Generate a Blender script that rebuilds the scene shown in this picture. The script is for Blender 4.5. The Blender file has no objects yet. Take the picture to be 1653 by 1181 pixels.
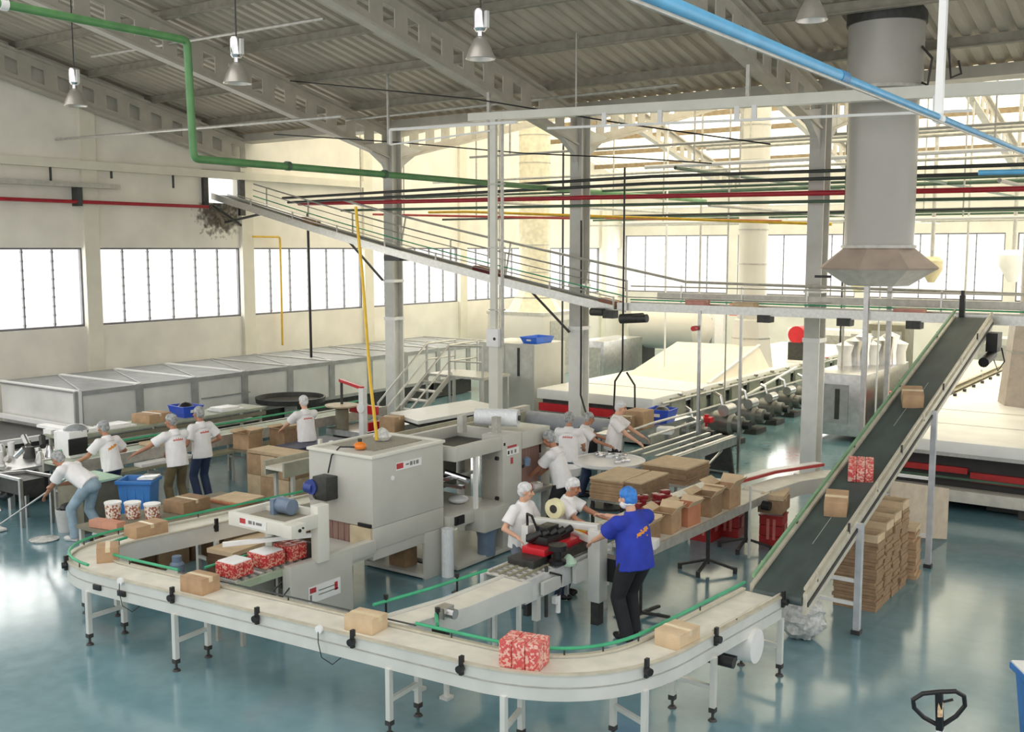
import bpy, math, random
from mathutils import Vector, Matrix, Euler
from mathutils.bvhtree import BVHTree
random.seed(7)
SC = bpy.context.scene
COL = SC.collection
PI = math.pi
ORD = ['first', 'second', 'third', 'fourth', 'fifth', 'sixth', 'seventh', 'eighth', 'ninth', 'tenth', 'eleventh', 'twelfth']

# ------------------------------------------------------------------ materials
def lin(c):
    c = c / 255.0
    return c / 12.92 if c <= 0.04045 else ((c + 0.055) / 1.055) ** 2.4
def rgb(t): return (lin(t[0]), lin(t[1]), lin(t[2]), 1.0)
MATS = {}
def pbr(name, col, rough=.5, metal=0.0, var=.07, scale=6.0, bump=0.0, bscale=40.0, spec=.5, stretch=(1, 1, 1), trans=0.0, alpha=1.0):
    if name in MATS: return MATS[name]
    m = bpy.data.materials.new(name); m.use_nodes = True
    nt = m.node_tree; n = nt.nodes; l = nt.links
    b = n['Principled BSDF']
    tc = n.new('ShaderNodeTexCoord'); mp = n.new('ShaderNodeMapping'); mp.inputs['Scale'].default_value = stretch
    l.new(tc.outputs['Object'], mp.inputs[0])
    nz = n.new('ShaderNodeTexNoise'); nz.inputs['Scale'].default_value = scale; nz.inputs['Detail'].default_value = 4
    l.new(mp.outputs[0], nz.inputs['Vector'])
    cr = n.new('ShaderNodeValToRGB'); cr.color_ramp.elements[0].position = .3; cr.color_ramp.elements[1].position = .7
    a = rgb(tuple(c * (1 - var) for c in col)); d = rgb(tuple(min(255, c * (1 + var * .6)) for c in col))
    cr.color_ramp.elements[0].color = a; cr.color_ramp.elements[1].color = d
    l.new(nz.outputs[0], cr.inputs[0]); l.new(cr.outputs[0], b.inputs['Base Color'])
    b.inputs['Roughness'].default_value = rough; b.inputs['Metallic'].default_value = metal
    b.inputs['Specular IOR Level'].default_value = spec
    if trans: b.inputs['Transmission Weight'].default_value = trans
    if alpha < 1: b.inputs['Alpha'].default_value = alpha
    if bump:
        n2 = n.new('ShaderNodeTexNoise'); n2.inputs['Scale'].default_value = bscale; n2.inputs['Detail'].default_value = 3
        l.new(mp.outputs[0], n2.inputs['Vector'])
        bp = n.new('ShaderNodeBump'); bp.inputs['Strength'].default_value = bump; bp.inputs['Distance'].default_value = .01
        l.new(n2.outputs[0], bp.inputs['Height']); l.new(bp.outputs[0], b.inputs['Normal'])
    MATS[name] = m
    return m
def printed(name, c1, c2, c3, scale=30):
    m = pbr(name, c1, .35)
    nt = m.node_tree; n = nt.nodes; l = nt.links; b = n['Principled BSDF']
    tc = n.new('ShaderNodeTexCoord')
    v = n.new('ShaderNodeTexVoronoi'); v.inputs['Scale'].default_value = scale
    l.new(tc.outputs['Object'], v.inputs['Vector'])
    cr = n.new('ShaderNodeValToRGB'); e = cr.color_ramp.elements
    e[0].position = 0; e[0].color = rgb(c1); e[1].position = .48; e[1].color = rgb(c2)
    k = e.new(.28); k.color = rgb(c1); k = e.new(.38); k.color = rgb(c3)
    sp = n.new('ShaderNodeSeparateColor'); l.new(v.outputs['Color'], sp.inputs[0])
    l.new(sp.outputs[0], cr.inputs[0])
    cr.color_ramp.interpolation = 'CONSTANT'
    l.new(cr.outputs[0], b.inputs['Base Color'])
    return m

CREAM = pbr('cream_wall_paint', (235, 231, 220), .75, var=.04, scale=1.2, bump=.15, bscale=9)
PILAS = pbr('pilaster_paint', (226, 222, 206), .7, var=.03, scale=2)
ROOF = pbr('weathered_roof_sheet', (188, 180, 165), .6, var=.08, scale=2.5, stretch=(1, .25, 1))
STEELG = pbr('grey_structural_paint', (184, 179, 167), .5, var=.06, scale=3)
COLGR = pbr('column_grey_paint', (196, 195, 188), .5, var=.05, scale=3)
COLWH = pbr('column_white_paint', (232, 231, 226), .4, var=.04, scale=3)
MGREY = pbr('machine_grey_paint', (196, 195, 186), .4, var=.03, scale=2.5)
MCREAM = pbr('machine_cream_paint', (222, 221, 210), .4, var=.03, scale=3)
MDARK = pbr('dark_iron', (66, 66, 64), .5, .3, var=.15, scale=12)
BLACK = pbr('black_plastic', (26, 26, 28), .4, var=.1)
ALU = pbr('brushed_aluminium', (205, 205, 200), .32, .75, var=.05, scale=20, stretch=(1, 8, 1))
STAIN = pbr('stainless_steel', (190, 190, 188), .28, .85, var=.07, scale=9)
CHROME = pbr('polished_metal', (225, 225, 228), .12, 1.0, var=.04)
TUNNEL = pbr('tunnel_panel_sheet', (224, 224, 220), .42, .1, var=.06, scale=1.4)
TUNFR = pbr('tunnel_frame_sheet', (160, 162, 160), .42, .2, var=.08, scale=4)
BELTW = pbr('white_conveyor_belt', (226, 222, 208), .45, var=.05, scale=5)
BELTG = pbr('dark_green_rubber_belt', (72, 84, 82), .55, var=.12, scale=5, stretch=(1, .3, 1))
RAILB = pbr('aluminium_side_rail', (206, 200, 182), .4, .2, var=.06, scale=7)
PANELW = pbr('conveyor_side_panel', (222, 222, 216), .33, .25, var=.04, scale=3)
GREENR = pbr('green_guide_rail', (62, 168, 122), .4, var=.08)
GREENP = pbr('green_pipe_paint', (92, 142, 88), .4, var=.1, scale=4)
GREEND = pbr('dark_green_pipe_paint', (74, 98, 80), .45, var=.1, scale=4)
BLUEP = pbr('light_blue_pipe_paint', (96, 170, 212), .35, var=.06)
REDP = pbr('red_pipe_paint', (168, 34, 48), .4, var=.08)
REDL = pbr('faded_red_pipe_paint', (206, 92, 84), .5, var=.08)
YELP = pbr('yellow_pipe_paint', (222, 180, 50), .4, var=.08)
DARKP = pbr('dark_pipe_paint', (58, 62, 60), .45, var=.1)
WINFR = pbr('window_frame_paint', (112, 112, 118), .5, var=.1)
GALV = pbr('galvanised_pipe', (188, 186, 178), .4, .4, var=.08, scale=10)
CARD = pbr('cardboard', (184, 152, 118), .8, var=.08, scale=7)
CARDL = pbr('light_cardboard', (210, 186, 152), .8, var=.06, scale=7)
CARDD = pbr('brown_cardboard', (156, 128, 98), .8, var=.1, scale=9)
CARDIN = pbr('cardboard_inside', (104, 80, 58), .9, var=.12)
TAPE = pbr('packing_tape', (224, 206, 170), .25, var=.03)
REDPK = printed('red_printed_wrap', (218, 160, 138), (190, 48, 54), (204, 88, 80), 58)
REDPK2 = printed('pink_red_printed_wrap', (232, 184, 170), (208, 88, 86), (220, 128, 116), 52)
CANP = printed('white_can_print', (170, 100, 84), (242, 236, 228), (222, 186, 130), 46)
WHITE = pbr('white_plastic', (238, 238, 236), .35, var=.02)
OVENW = pbr('white_oven_enamel', (242, 240, 234), .3, var=.03, scale=2)
OVENC = pbr('cream_canvas_hood', (240, 230, 212), .8, var=.03, scale=2)
DUCTG = pbr('grey_duct_paint', (172, 169, 162), .28, .1, var=.02, scale=1.5)
HOODB = pbr('duct_hood_tan_paint', (190, 172, 158), .45, var=.06, scale=4)
DUCTC = pbr('pale_duct_sheet', (212, 208, 198), .4, .1, var=.02, scale=1)
BLUEB = pbr('blue_plastic_bin', (58, 124, 196), .4, var=.06)
BLUET = pbr('royal_blue_tub', (52, 88, 206), .35, var=.06)
REDM = pbr('machine_red_paint', (206, 36, 48), .35, var=.05)
CRATE = pbr('dark_red_crate_plastic', (170, 44, 44), .4, var=.1)
MOTORB = pbr('blue_motor_paint', (46, 66, 140), .4, var=.1)
MOTORG = pbr('grey_blue_motor_paint', (112, 130, 152), .4, var=.08)
ORANGE = pbr('orange_plug', (230, 130, 40), .4, var=.05)
MINT = pbr('pale_green_lid', (190, 222, 196), .5, var=.04)
OLIVE = pbr('grey_olive_side', (128, 124, 106), .6, var=.08)
FILM = pbr('clear_film_roll', (228, 232, 234), .12, var=.05, scale=14, stretch=(1, 6, 1))
BAGP = pbr('crumpled_clear_plastic', (206, 206, 202), .18, var=.16, scale=18, bump=.6, bscale=24)
CURT = pbr('brown_curtain_strip', (150, 118, 108), .6, var=.12, scale=9, stretch=(6, 6, .4))
SKIN = [pbr('skin_tan', (196, 142, 110), .5, var=.05), pbr('skin_brown', (178, 126, 98), .5, var=.05), pbr('skin_light', (218, 170, 142), .5, var=.05)]
TEE = pbr('white_cotton_tee', (240, 238, 238), .85, var=.04, scale=5, bump=.5, bscale=11)
TEEB = pbr('blue_cotton_tee', (44, 62, 172), .85, var=.12, scale=5, bump=.5, bscale=11)
NET = pbr('white_hairnet', (222, 222, 222), .7, var=.12, scale=26, bump=.5, bscale=50)
NETG = pbr('grey_hairnet_over_dark_hair', (164, 166, 166), .7, var=.28, scale=22, bump=.5, bscale=50)
CAPB = pbr('blue_bouffant_cap', (60, 132, 216), .6, var=.14, scale=16, bump=.6, bscale=30)
JEANL = pbr('light_blue_denim', (150, 172, 186), .85, var=.12, scale=7, bump=.3, bscale=14)
JEAND = pbr('navy_denim', (48, 62, 92), .85, var=.12, scale=7, bump=.3, bscale=14)
KHAKI = pbr('olive_trousers', (112, 98, 70), .85, var=.1, scale=7, bump=.3, bscale=14)
BLKTR = pbr('black_trousers', (40, 40, 44), .85, var=.14, scale=7, bump=.3, bscale=14)
SHOE = pbr('black_shoe_leather', (30, 28, 28), .4, var=.1)
SHOEW = pbr('pale_trainer', (206, 206, 204), .6, var=.08)
DENSH = pbr('denim_trainer', (104, 116, 136), .7, var=.1)
HAIR = pbr('dark_hair', (44, 34, 30), .6, var=.2, scale=40)
LOGO_R = pbr('red_shirt_print', (206, 84, 70), .7)
LOGO_O = pbr('orange_shirt_print', (226, 150, 60), .7)
LOGO_G = pbr('grey_print_ink', (128, 128, 122), .6)
LOGO_RED = pbr('red_sticker', (188, 60, 66), .5)
def make_soot():
    m = pbr('soot_stain', (112, 104, 92), .9, var=.25, scale=5)
    n = m.node_tree.nodes; l = m.node_tree.links; b = n['Principled BSDF']
    tc = n.new('ShaderNodeTexCoord'); mp = n.new('ShaderNodeMapping'); mp.inputs['Scale'].default_value = (1, 1.25, 1.7)
    l.new(tc.outputs['Object'], mp.inputs[0])
    ln = n.new('ShaderNodeVectorMath'); ln.operation = 'LENGTH'; l.new(mp.outputs[0], ln.inputs[0])
    z = n.new('ShaderNodeTexNoise'); z.inputs['Scale'].default_value = 7; z.inputs['Detail'].default_value = 6; l.new(tc.outputs['Object'], z.inputs['Vector'])
    a = n.new('ShaderNodeMath'); a.operation = 'MULTIPLY_ADD'; l.new(z.outputs[0], a.inputs[0]); a.inputs[1].default_value = 1.9; a.inputs[2].default_value = .05
    c = n.new('ShaderNodeMath'); c.operation = 'SUBTRACT'; l.new(a.outputs[0], c.inputs[0]); l.new(ln.outputs['Value'], c.inputs[1]); c.use_clamp = True
    l.new(c.outputs[0], b.inputs['Alpha'])
    return m
STAINM = make_soot()
EYE = pbr('dark_eye', (36, 26, 22), .3)
LIP = pbr('lip', (150, 84, 76), .5)

def make_floor_mat():
    m = pbr('teal_epoxy_floor', (92, 128, 134), .2)
    nt = m.node_tree; n = nt.nodes; l = nt.links; b = n['Principled BSDF']
    tc = n.new('ShaderNodeTexCoord')
    a = n.new('ShaderNodeTexNoise'); a.inputs['Scale'].default_value = .35; a.inputs['Detail'].default_value = 6
    l.new(tc.outputs['Object'], a.inputs['Vector'])
    cr = n.new('ShaderNodeValToRGB'); e = cr.color_ramp.elements
    e[0].position = .3; e[0].color = rgb((98, 140, 151)); e[1].position = .72; e[1].color = rgb((130, 161, 168))
    l.new(a.outputs[0], cr.inputs[0])
    s = n.new('ShaderNodeTexNoise'); s.inputs['Scale'].default_value = 5; s.inputs['Detail'].default_value = 8
    l.new(tc.outputs['Object'], s.inputs['Vector'])
    mx = n.new('ShaderNodeMixRGB'); mx.blend_type = 'MULTIPLY'; mx.inputs[0].default_value = .35
    c2 = n.new('ShaderNodeValToRGB'); c2.color_ramp.elements[0].position = .35; c2.color_ramp.elements[0].color = (.74, .74, .74, 1)
    c2.color_ramp.elements[1].position = .6
    l.new(s.outputs[0], c2.inputs[0]); l.new(cr.outputs[0], mx.inputs[1]); l.new(c2.outputs[0], mx.inputs[2])
    l.new(mx.outputs[0], b.inputs['Base Color'])
    r = n.new('ShaderNodeMapRange'); r.inputs[3].default_value = .1; r.inputs[4].default_value = .24
    l.new(s.outputs[0], r.inputs[0]); l.new(r.outputs[0], b.inputs['Roughness'])
    w = n.new('ShaderNodeTexNoise'); w.inputs['Scale'].default_value = 1.1; w.inputs['Detail'].default_value = 2
    l.new(tc.outputs['Object'], w.inputs['Vector'])
    bp = n.new('ShaderNodeBump'); bp.inputs['Strength'].default_value = .05; bp.inputs['Distance'].default_value = .1
    l.new(w.outputs[0], bp.inputs['Height']); l.new(bp.outputs[0], b.inputs['Normal'])
    b.inputs['Coat Weight'].default_value = .5; b.inputs['Coat Roughness'].default_value = .12; b.inputs['Specular IOR Level'].default_value = .4
    return m
FLOORM = make_floor_mat()
def make_glass():
    m = bpy.data.materials.new('window_glass'); m.use_nodes = True
    nt = m.node_tree; n = nt.nodes; l = nt.links; n.clear()
    o = n.new('ShaderNodeOutputMaterial'); t = n.new('ShaderNodeBsdfTransparent'); g = n.new('ShaderNodeBsdfGlossy'); x = n.new('ShaderNodeMixShader')
    t.inputs[0].default_value = (.97, .97, .96, 1); g.inputs['Roughness'].default_value = .05; x.inputs[0].default_value = .05
    l.new(t.outputs[0], x.inputs[1]); l.new(g.outputs[0], x.inputs[2]); l.new(x.outputs[0], o.inputs[0])
    return m
GLASS = make_glass()
def make_translucent(name, c, tr=.55):
    m = bpy.data.materials.new(name); m.use_nodes = True
    nt = m.node_tree; n = nt.nodes; l = nt.links; n.clear()
    o = n.new('ShaderNodeOutputMaterial'); t = n.new('ShaderNodeBsdfTranslucent'); g = n.new('ShaderNodeBsdfDiffuse'); x = n.new('ShaderNodeMixShader')
    tc = n.new('ShaderNodeTexCoord'); z = n.new('ShaderNodeTexNoise'); z.inputs['Scale'].default_value = .6
    cr = n.new('ShaderNodeValToRGB'); cr.color_ramp.elements[0].color = rgb(tuple(k * .88 for k in c)); cr.color_ramp.elements[1].color = rgb(c)
    l.new(tc.outputs['Object'], z.inputs['Vector']); l.new(z.outputs[0], cr.inputs[0])
    l.new(cr.outputs[0], t.inputs[0]); l.new(cr.outputs[0], g.inputs[0]); x.inputs[0].default_value = 1 - tr
    l.new(t.outputs[0], x.inputs[1]); l.new(g.outputs[0], x.inputs[2]); l.new(x.outputs[0], o.inputs[0])
    return m
FIBRE = make_translucent('translucent_fibreglass_roof', (240, 233, 212), .6)

# ------------------------------------------------------------------ mesh builder
WM = {}
JIT = random.Random(99)
class MB:
    def __init__(s): s.v = []; s.f = []
    def add(s, vs, fs):
        o = len(s.v); s.v += [tuple(p) for p in vs]; s.f += [tuple(i + o for i in f) for f in fs]; return s
    def box(s, x0, y0, z0, x1, y1, z1):
        x0, x1 = sorted((x0, x1)); y0, y1 = sorted((y0, y1)); z0, z1 = sorted((z0, z1))
        e = min(.0014, (x1 - x0) * .2, (y1 - y0) * .2, (z1 - z0) * .2)   # hair-fine size differences keep flush faces apart
        x0 -= e * JIT.random(); x1 += e * JIT.random(); y0 -= e * JIT.random(); y1 += e * JIT.random(); z0 += e * JIT.random(); z1 += e * JIT.random()
        return s.add([(x0, y0, z0), (x1, y0, z0), (x1, y1, z0), (x0, y1, z0), (x0, y0, z1), (x1, y0, z1), (x1, y1, z1), (x0, y1, z1)],
                     [(0, 3, 2, 1), (4, 5, 6, 7), (0, 1, 5, 4), (1, 2, 6, 5), (2, 3, 7, 6), (3, 0, 4, 7)])
    def cb(s, c, d, R=None):
        R = R or Matrix.Identity(3); c = Vector(c)
        p = [c + R @ Vector((a * d[0] / 2, b * d[1] / 2, e * d[2] / 2)) for e in (-1, 1) for (a, b) in ((-1, -1), (1, -1), (1, 1), (-1, 1))]
        return s.add(p, [(0, 3, 2, 1), (4, 5, 6, 7), (0, 1, 5, 4), (1, 2, 6, 5), (2, 3, 7, 6), (3, 0, 4, 7)])
    def bar(s, p, q, w, h, upv=(0, 0, 1)):
        p = Vector(p); q = Vector(q); d = (q - p); L = d.length
        if L < 1e-6: return s
        d /= L; u = Vector(upv)
        if abs(d.dot(u)) > .98: u = Vector((1, 0, 0)) if abs(d.x) < .9 else Vector((0, 1, 0))
        x = d.cross(u).normalized(); z = x.cross(d)
        return s.cb((p + q) / 2, (w, L, h), Matrix((x, d, z)).transposed())
    def cyl(s, p, q, r, n=10, r2=None, caps=True):
        p = Vector(p); q = Vector(q); r2 = r if r2 is None else r2
        d = (q - p).normalized(); u = Vector((0, 0, 1)) if abs(d.z) < .9 else Vector((1, 0, 0))
        x = d.cross(u).normalized(); y = d.cross(x)
        vs = []
        for c, k in ((p, r), (q, r2)):
            for i in range(n):
                a = 2 * PI * i / n; vs.append(c + x * (k * math.cos(a)) + y * (k * math.sin(a)))
        fs = [(i, i + n, (i + 1) % n + n, (i + 1) % n) for i in range(n)]
        if caps: fs += [tuple(range(n)), tuple(reversed(range(n, 2 * n)))]
        return s.add(vs, fs)
    def tube(s, pts, r, n=8):
        pts = [Vector(p) for p in pts]; N = len(pts); vs = []; px = None
        for i, p in enumerate(pts):
            t = ((pts[min(i + 1, N - 1)] - p).normalized() + (p - pts[max(i - 1, 0)]).normalized())
            t = t.normalized() if t.length > 1e-6 else Vector((0, 0, 1))
            if px is None:
                u = Vector((0, 0, 1)) if abs(t.z) < .9 else Vector((1, 0, 0)); x = t.cross(u).normalized()
            else:
                x = (px - t * px.dot(t)); x = x.normalized() if x.length > 1e-6 else px
            px = x; y = t.cross(x)
            for k in range(n):
                a = 2 * PI * k / n; vs.append(p + x * (r * math.cos(a)) + y * (r * math.sin(a)))
        fs = [(i * n + k, (i + 1) * n + k, (i + 1) * n + (k + 1) % n, i * n + (k + 1) % n) for i in range(N - 1) for k in range(n)]
        fs += [tuple(range(n)), tuple(reversed(range((N - 1) * n, N * n)))]
        return s.add(vs, fs)
    def lathe(s, c, prof, n=20, axis='z', caps=True):
        vs = []
        for (r, h) in prof:
            for i in range(n):
                a = 2 * PI * i / n; x, y = r * math.cos(a), r * math.sin(a)
                o = {'z': (x, y, h), 'x': (h, x, y), 'y': (x, h, y)}[axis]
                vs.append((c[0] + o[0], c[1] + o[1], c[2] + o[2]))
        m = len(prof)
        fs = [(j * n + i, j * n + (i + 1) % n, (j + 1) * n + (i + 1) % n, (j + 1) * n + i) for j in range(m - 1) for i in range(n)]
        if not caps: return s.add(vs, fs)
        if prof[0][0] > 1e-5: fs.append(tuple(reversed(range(n))))
        if prof[-1][0] > 1e-5: fs.append(tuple(range((m - 1) * n, m * n)))
        return s.add(vs, fs)
    def sph(s, c, r, n=12, m=8, R=None, sc=(1, 1, 1)):
        c = Vector(c); R = R or Matrix.Identity(3); vs = []
        for j in range(m + 1):
            t = PI * j / m
            for i in range(n):
                a = 2 * PI * i / n
                vs.append(c + R @ Vector((r * sc[0] * math.sin(t) * math.cos(a), r * sc[1] * math.sin(t) * math.sin(a), r * sc[2] * math.cos(t))))
        return s.add(vs, [(j * n + i, (j + 1) * n + i, (j + 1) * n + (i + 1) % n, j * n + (i + 1) % n) for j in range(m) for i in range(n)])
    def prism(s, poly, axis, a, b):
        n = len(poly)
        def P(p, t): return {'x': (t, p[0], p[1]), 'y': (p[0], t, p[1]), 'z': (p[0], p[1], t)}[axis]
        return s.add([P(p, a) for p in poly] + [P(p, b) for p in poly],
                     [tuple(range(n)), tuple(reversed(range(n, 2 * n)))] + [(i, i + n, (i + 1) % n + n, (i + 1) % n) for i in range(n)])
    def sweep(s, path, sec, closed=False):
        """sweep a 2D section (offset left, height) along a path; sections stay upright"""
        N = len(path); vs = []; n = len(sec)
        for i, p in enumerate(path):
            a = Vector(path[max(i - 1, 0)]); b = Vector(path[min(i + 1, N - 1)]); t = b - a; t.z = 0; t.normalize()
            L = Vector((-t.y, t.x, 0))
            for (o, h) in sec: vs.append(Vector(p) + L * o + Vector((0, 0, h)))
        fs = [(i * n + k, i * n + (k + 1) % n, (i + 1) * n + (k + 1) % n, (i + 1) * n + k) for i in range(N - 1) for k in range(n)]
        fs += [tuple(reversed(range(n))), tuple(range((N - 1) * n, N * n))]
        return s.add(vs, fs)
    def build(s, name, mat, parent=None, origin=None, smooth=30, bevel=0, local=False):
        me = bpy.data.meshes.new(name)
        if parent is not None: M = WM[parent]
        else: M = Matrix.Translation(origin if origin else (0, 0, 0))
        Mi = M.inverted()
        vs = s.v if local else [Mi @ Vector(p) for p in s.v]
        me.from_pydata([tuple(p) for p in vs], [], s.f); me.update()
        import bmesh
        bm = bmesh.new(); bm.from_mesh(me); bmesh.ops.recalc_face_normals(bm, faces=bm.faces)
        if bevel:
            es = [e for e in bm.edges if len(e.link_faces) == 2 and e.calc_face_angle(0) > .6]
            bmesh.ops.bevel(bm, geom=es, offset=bevel, segments=2, affect='EDGES', profile=.6, clamp_overlap=True)
        bm.to_mesh(me); bm.free()
        if smooth:
            for p in me.polygons: p.use_smooth = True
            me.set_sharp_from_angle(angle=math.radians(smooth))
        me.materials.append(mat)
        o = bpy.data.objects.new(name, me); COL.objects.link(o)
        if parent is not None: o.parent = parent
        else: o.matrix_world = M
        WM[o] = M
        return o
def tag(o, label=None, cat=None, group=None, kind=None):
    if label: o['label'] = label
    if cat: o['category'] = cat
    if group: o['group'] = group
    if kind: o['kind'] = kind
    return o
def thing(name, label, cat, loc=(0, 0, 0), rotz=0, group=None):
    o = bpy.data.objects.new(name, None); COL.objects.link(o)
    o.empty_display_size = .1
    o.location = loc; o.rotation_euler = (0, 0, rotz)
    WM[o] = Matrix.Translation(loc) @ Matrix.Rotation(rotz, 4, 'Z')
    return tag(o, label, cat, group)
def kids(o): return [c for c in o.children]
def copy_tree(o, loc=None, rotz=None, label=None, group=None, parent=None):
    c = o.copy(); COL.objects.link(c)
    if parent is not None: c.parent = parent
    if loc is not None: c.location = loc
    if rotz is not None: c.rotation_euler = (0, 0, rotz)
    if label: c['label'] = label
    if group: c['group'] = group
    for k in list(o.children): copy_tree(k, parent=c)
    return c
def local(o):
    """part geometry of prototypes is given in the thing's own frame"""
    return dict(parent=o, local=True)
def struct(o): o['kind'] = 'structure'; return o
# ------------------------------------------------------------------ camera, sky, render look
cam = bpy.data.cameras.new('camera'); cam_o = bpy.data.objects.new('camera', cam); COL.objects.link(cam_o)
cam.sensor_fit = 'HORIZONTAL'; cam.sensor_width = 36; cam.lens = 36 * 1700 / 1653
cam_o.location = (0, 0, 4.4)
cam_o.rotation_euler = (PI / 2 - math.atan(190 / 1700), 0, math.atan(1224 / math.hypot(1700, 190)))
cam.clip_end = 300
SC.camera = cam_o
w = bpy.data.worlds.new('sky'); SC.world = w; w.use_nodes = True
bg = w.node_tree.nodes['Background']; bg.inputs[0].default_value = (1.0, .985, .955, 1); bg.inputs[1].default_value = 1.15
SC.view_settings.view_transform = 'Standard'; SC.view_settings.look = 'None'; SC.view_settings.gamma = 1; SC.view_settings.exposure = .22
SC.view_settings.use_curve_mapping = False

# ------------------------------------------------------------------ setting
XW, YV, YR, YB, XR = -23.4, 19.9, 30.2, 41.0, 6.0
ZV, SL = 7.5, .227
COLX = [-17.9, -12.4, -7.05, -1.7, 3.65]
def zroof(y):
    if y <= YV: return ZV + SL * (YV - y)
    if y <= YR: return ZV + SL * (y - YV)
    return ZV + SL * (2 * YR - YV - y)
struct(MB().box(XW - .2, -3, -.2, XR, YB + .2, 0).build('floor', FLOORM))
PY = [10.1, 15.03, 19.86, 24.75, 29.62, 34.5, 39.4]
m = MB().box(XW - .2, 9.6, 0, XW, YB, 2.5)
y0, y1, z0, z1 = 18.55, 19.62, 5.62, 6.35   # opening where the cartons leave the hall
def strip(a, b, zb):
    pts = [(a, zb), (b, zb), (b, zroof(b) - .02)] + ([(YR, zroof(YR) - .02)] if a < YR < b else []) + ([(YV, zroof(YV) - .02)] if a < YV < b else []) + [(a, zroof(a) - .02)]
    m.prism(pts, 'x', XW - .2, XW)
strip(9.6, y0, 4.41); strip(y1, YB, 4.41)
m.box(XW - .2, y0, 4.41, XW, y1, z0); strip(y0, y1, z1)
for y in PY: m.box(XW - .2, y - .2, 2.5, XW, y + .2, 4.41)
struct(m.build('wall_left', CREAM, smooth=0))
for i, y in enumerate(PY):
    struct(MB().box(XW, y - .2, 0, XW + .1, y + .2, zroof(y) - .75).build('trim_%d' % (i + 1), PILAS, smooth=0))
def window(idx, a, b, z0, z1, axis, c, nm):
    f = MB(); g = MB()
    def bx(mb, s0, s1, h0, h1, t):
        if axis == 'x': mb.box(c - t, s0, h0, c + t, s1, h1)
        else: mb.box(s0, c - t, h0, s1, c + t, h1)
    bx(f, a, b, z0, z0 + .05, .04); bx(f, a, b, z1 - .04, z1, .04); bx(f, a, a + .04, z0, z1, .04); bx(f, b - .04, b, z0, z1, .04)
    lv = MB()
    for k in range(1, nm):
        s = a + (b - a) * k / nm; bx(f, s - .013, s + .013, z0, z1, .025)
        for j in range(9):
            h = z0 + .1 + (z1 - z0 - .2) * j / 8; bx(lv, s - .022, s + .022, h - .02, h + .02, .03)
    bx(g, a, b, z0, z1, .004)
    o = f.build('window_%d' % idx, WINFR, smooth=0); struct(o)
    g.build('pane', GLASS, o, smooth=0); lv.build('louvre_clip', WINFR, o, smooth=0)
k = 1
for i in range(len(PY) - 1):
    window(k, PY[i] + .2, PY[i + 1] - .2, 2.5, 4.41, 'x', XW - .1, 6); k += 1
m = MB().box(XW - .2, YB, 0, XR, YB + .2, 2.5)
m.prism([(XW - .2, 4.95), (XR, 4.95), (XR, zroof(YB) - .02), (XW - .2, zroof(YB) - .02)], 'y', YB, YB + .2)
BX = [XW, -18.1, -12.8, -7.5, -2.2, 3.1]
for x in BX: m.box(x - .2, YB, 2.5, x + .2, YB + .2, 4.95)
m.box(3.3, YB, 2.5, XR, YB + .2, 4.95)
struct(m.build('wall_back', CREAM, smooth=0))
for i in range(len(BX) - 1):
    window(k, BX[i] + .2, BX[i + 1] - .2, 2.5, 4.95, 'y', YB + .1, 5); k += 1
def sheet(ya, yb, name, mat, pitch=.28):
    vs = []; fs = []; pr = []
    x = XW - .2
    while x < XR:
        pr += [(x, 0), (x + pitch * .45, 0), (x + pitch * .58, .055), (x + pitch * .87, .055)]; x += pitch
    n = len(pr)
    for (y, t) in ((ya, 0), (yb, 0)):
        for (a, h) in pr: vs.append((a, y, zroof(y) + h))
    fs = [(i, i + 1, i + 1 + n, i + n) for i in range(n - 1)]
    return struct(MB().add(vs, fs).build(name, mat, smooth=0))
sheet(8.2, YV, 'ceiling', ROOF)
sheet(YV, YR, 'ceiling.001', FIBRE); sheet(YR, YB + .2, 'ceiling.002', FIBRE)
# a row of clear skylight sheets lets daylight into the far nave: the fibreglass sheets above are that row
struct(MB().box(XW, YV - .3, 7.3, XR, YV + .3, 7.42).box(XW, YV - .3, 7.3, XR, YV - .27, 7.5).box(XW, YV + .27, 7.3, XR, YV + .3, 7.5).build('trim_8', STEELG, smooth=0))

# columns
colp = thing('steel_column', 'grey H-section steel column with white painted foot, leftmost of the three tall columns', 'column', (COLX[0], YV, 0), 0, 'steel columns along the valley beam')
def hsec(z0, z1, w=.3, d=.36, t=.03, g=0):
    return MB().box(-w / 2 - g, -d / 2 - g, z0, w / 2 + g, -d / 2 + t, z1).box(-w / 2 - g, d / 2 - t, z0, w / 2 + g, d / 2 + g, z1).box(-.02 - g, -d / 2, z0, .02 + g, d / 2, z1)
hsec(2.6, 7.3).build('shaft', COLGR, smooth=0, **local(colp))
hsec(0, 2.6, g=.003).build('painted_foot', COLWH, smooth=0, **local(colp))
MB().box(-.17, -.2, 2.6, .17, .2, 2.68).box(-.17, -.2, 3.55, .17, .2, 3.62).build('band', WHITE, smooth=0, **local(colp))
MB().box(-.24, -.26, 0, .24, .26, .03).build('base_plate', COLWH, smooth=0, **local(colp))
for sgn in (-1, 1):
    hp = MB()
    prof = [(sgn * .18, 6.05), (sgn * .2, 6.25), (sgn * .34, 6.45), (sgn * .62, 6.62), (sgn * 1.05, 6.78 + .1), (sgn * .18, 7.0)]
    hp.prism(prof, 'x', -.06, .06); hp.build('haunch', COLGR, smooth=0, **local(colp))
COLLAB = ['', 'grey H-section steel column with white foot beside the round packing table', 'grey H-section steel column with white foot standing on the pale floor left of the inclined belt',
          'steel column out at the right edge of the hall']
for i in (1, 2): copy_tree(colp, (COLX[i], YV, 0), 0, COLLAB[i])

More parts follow.
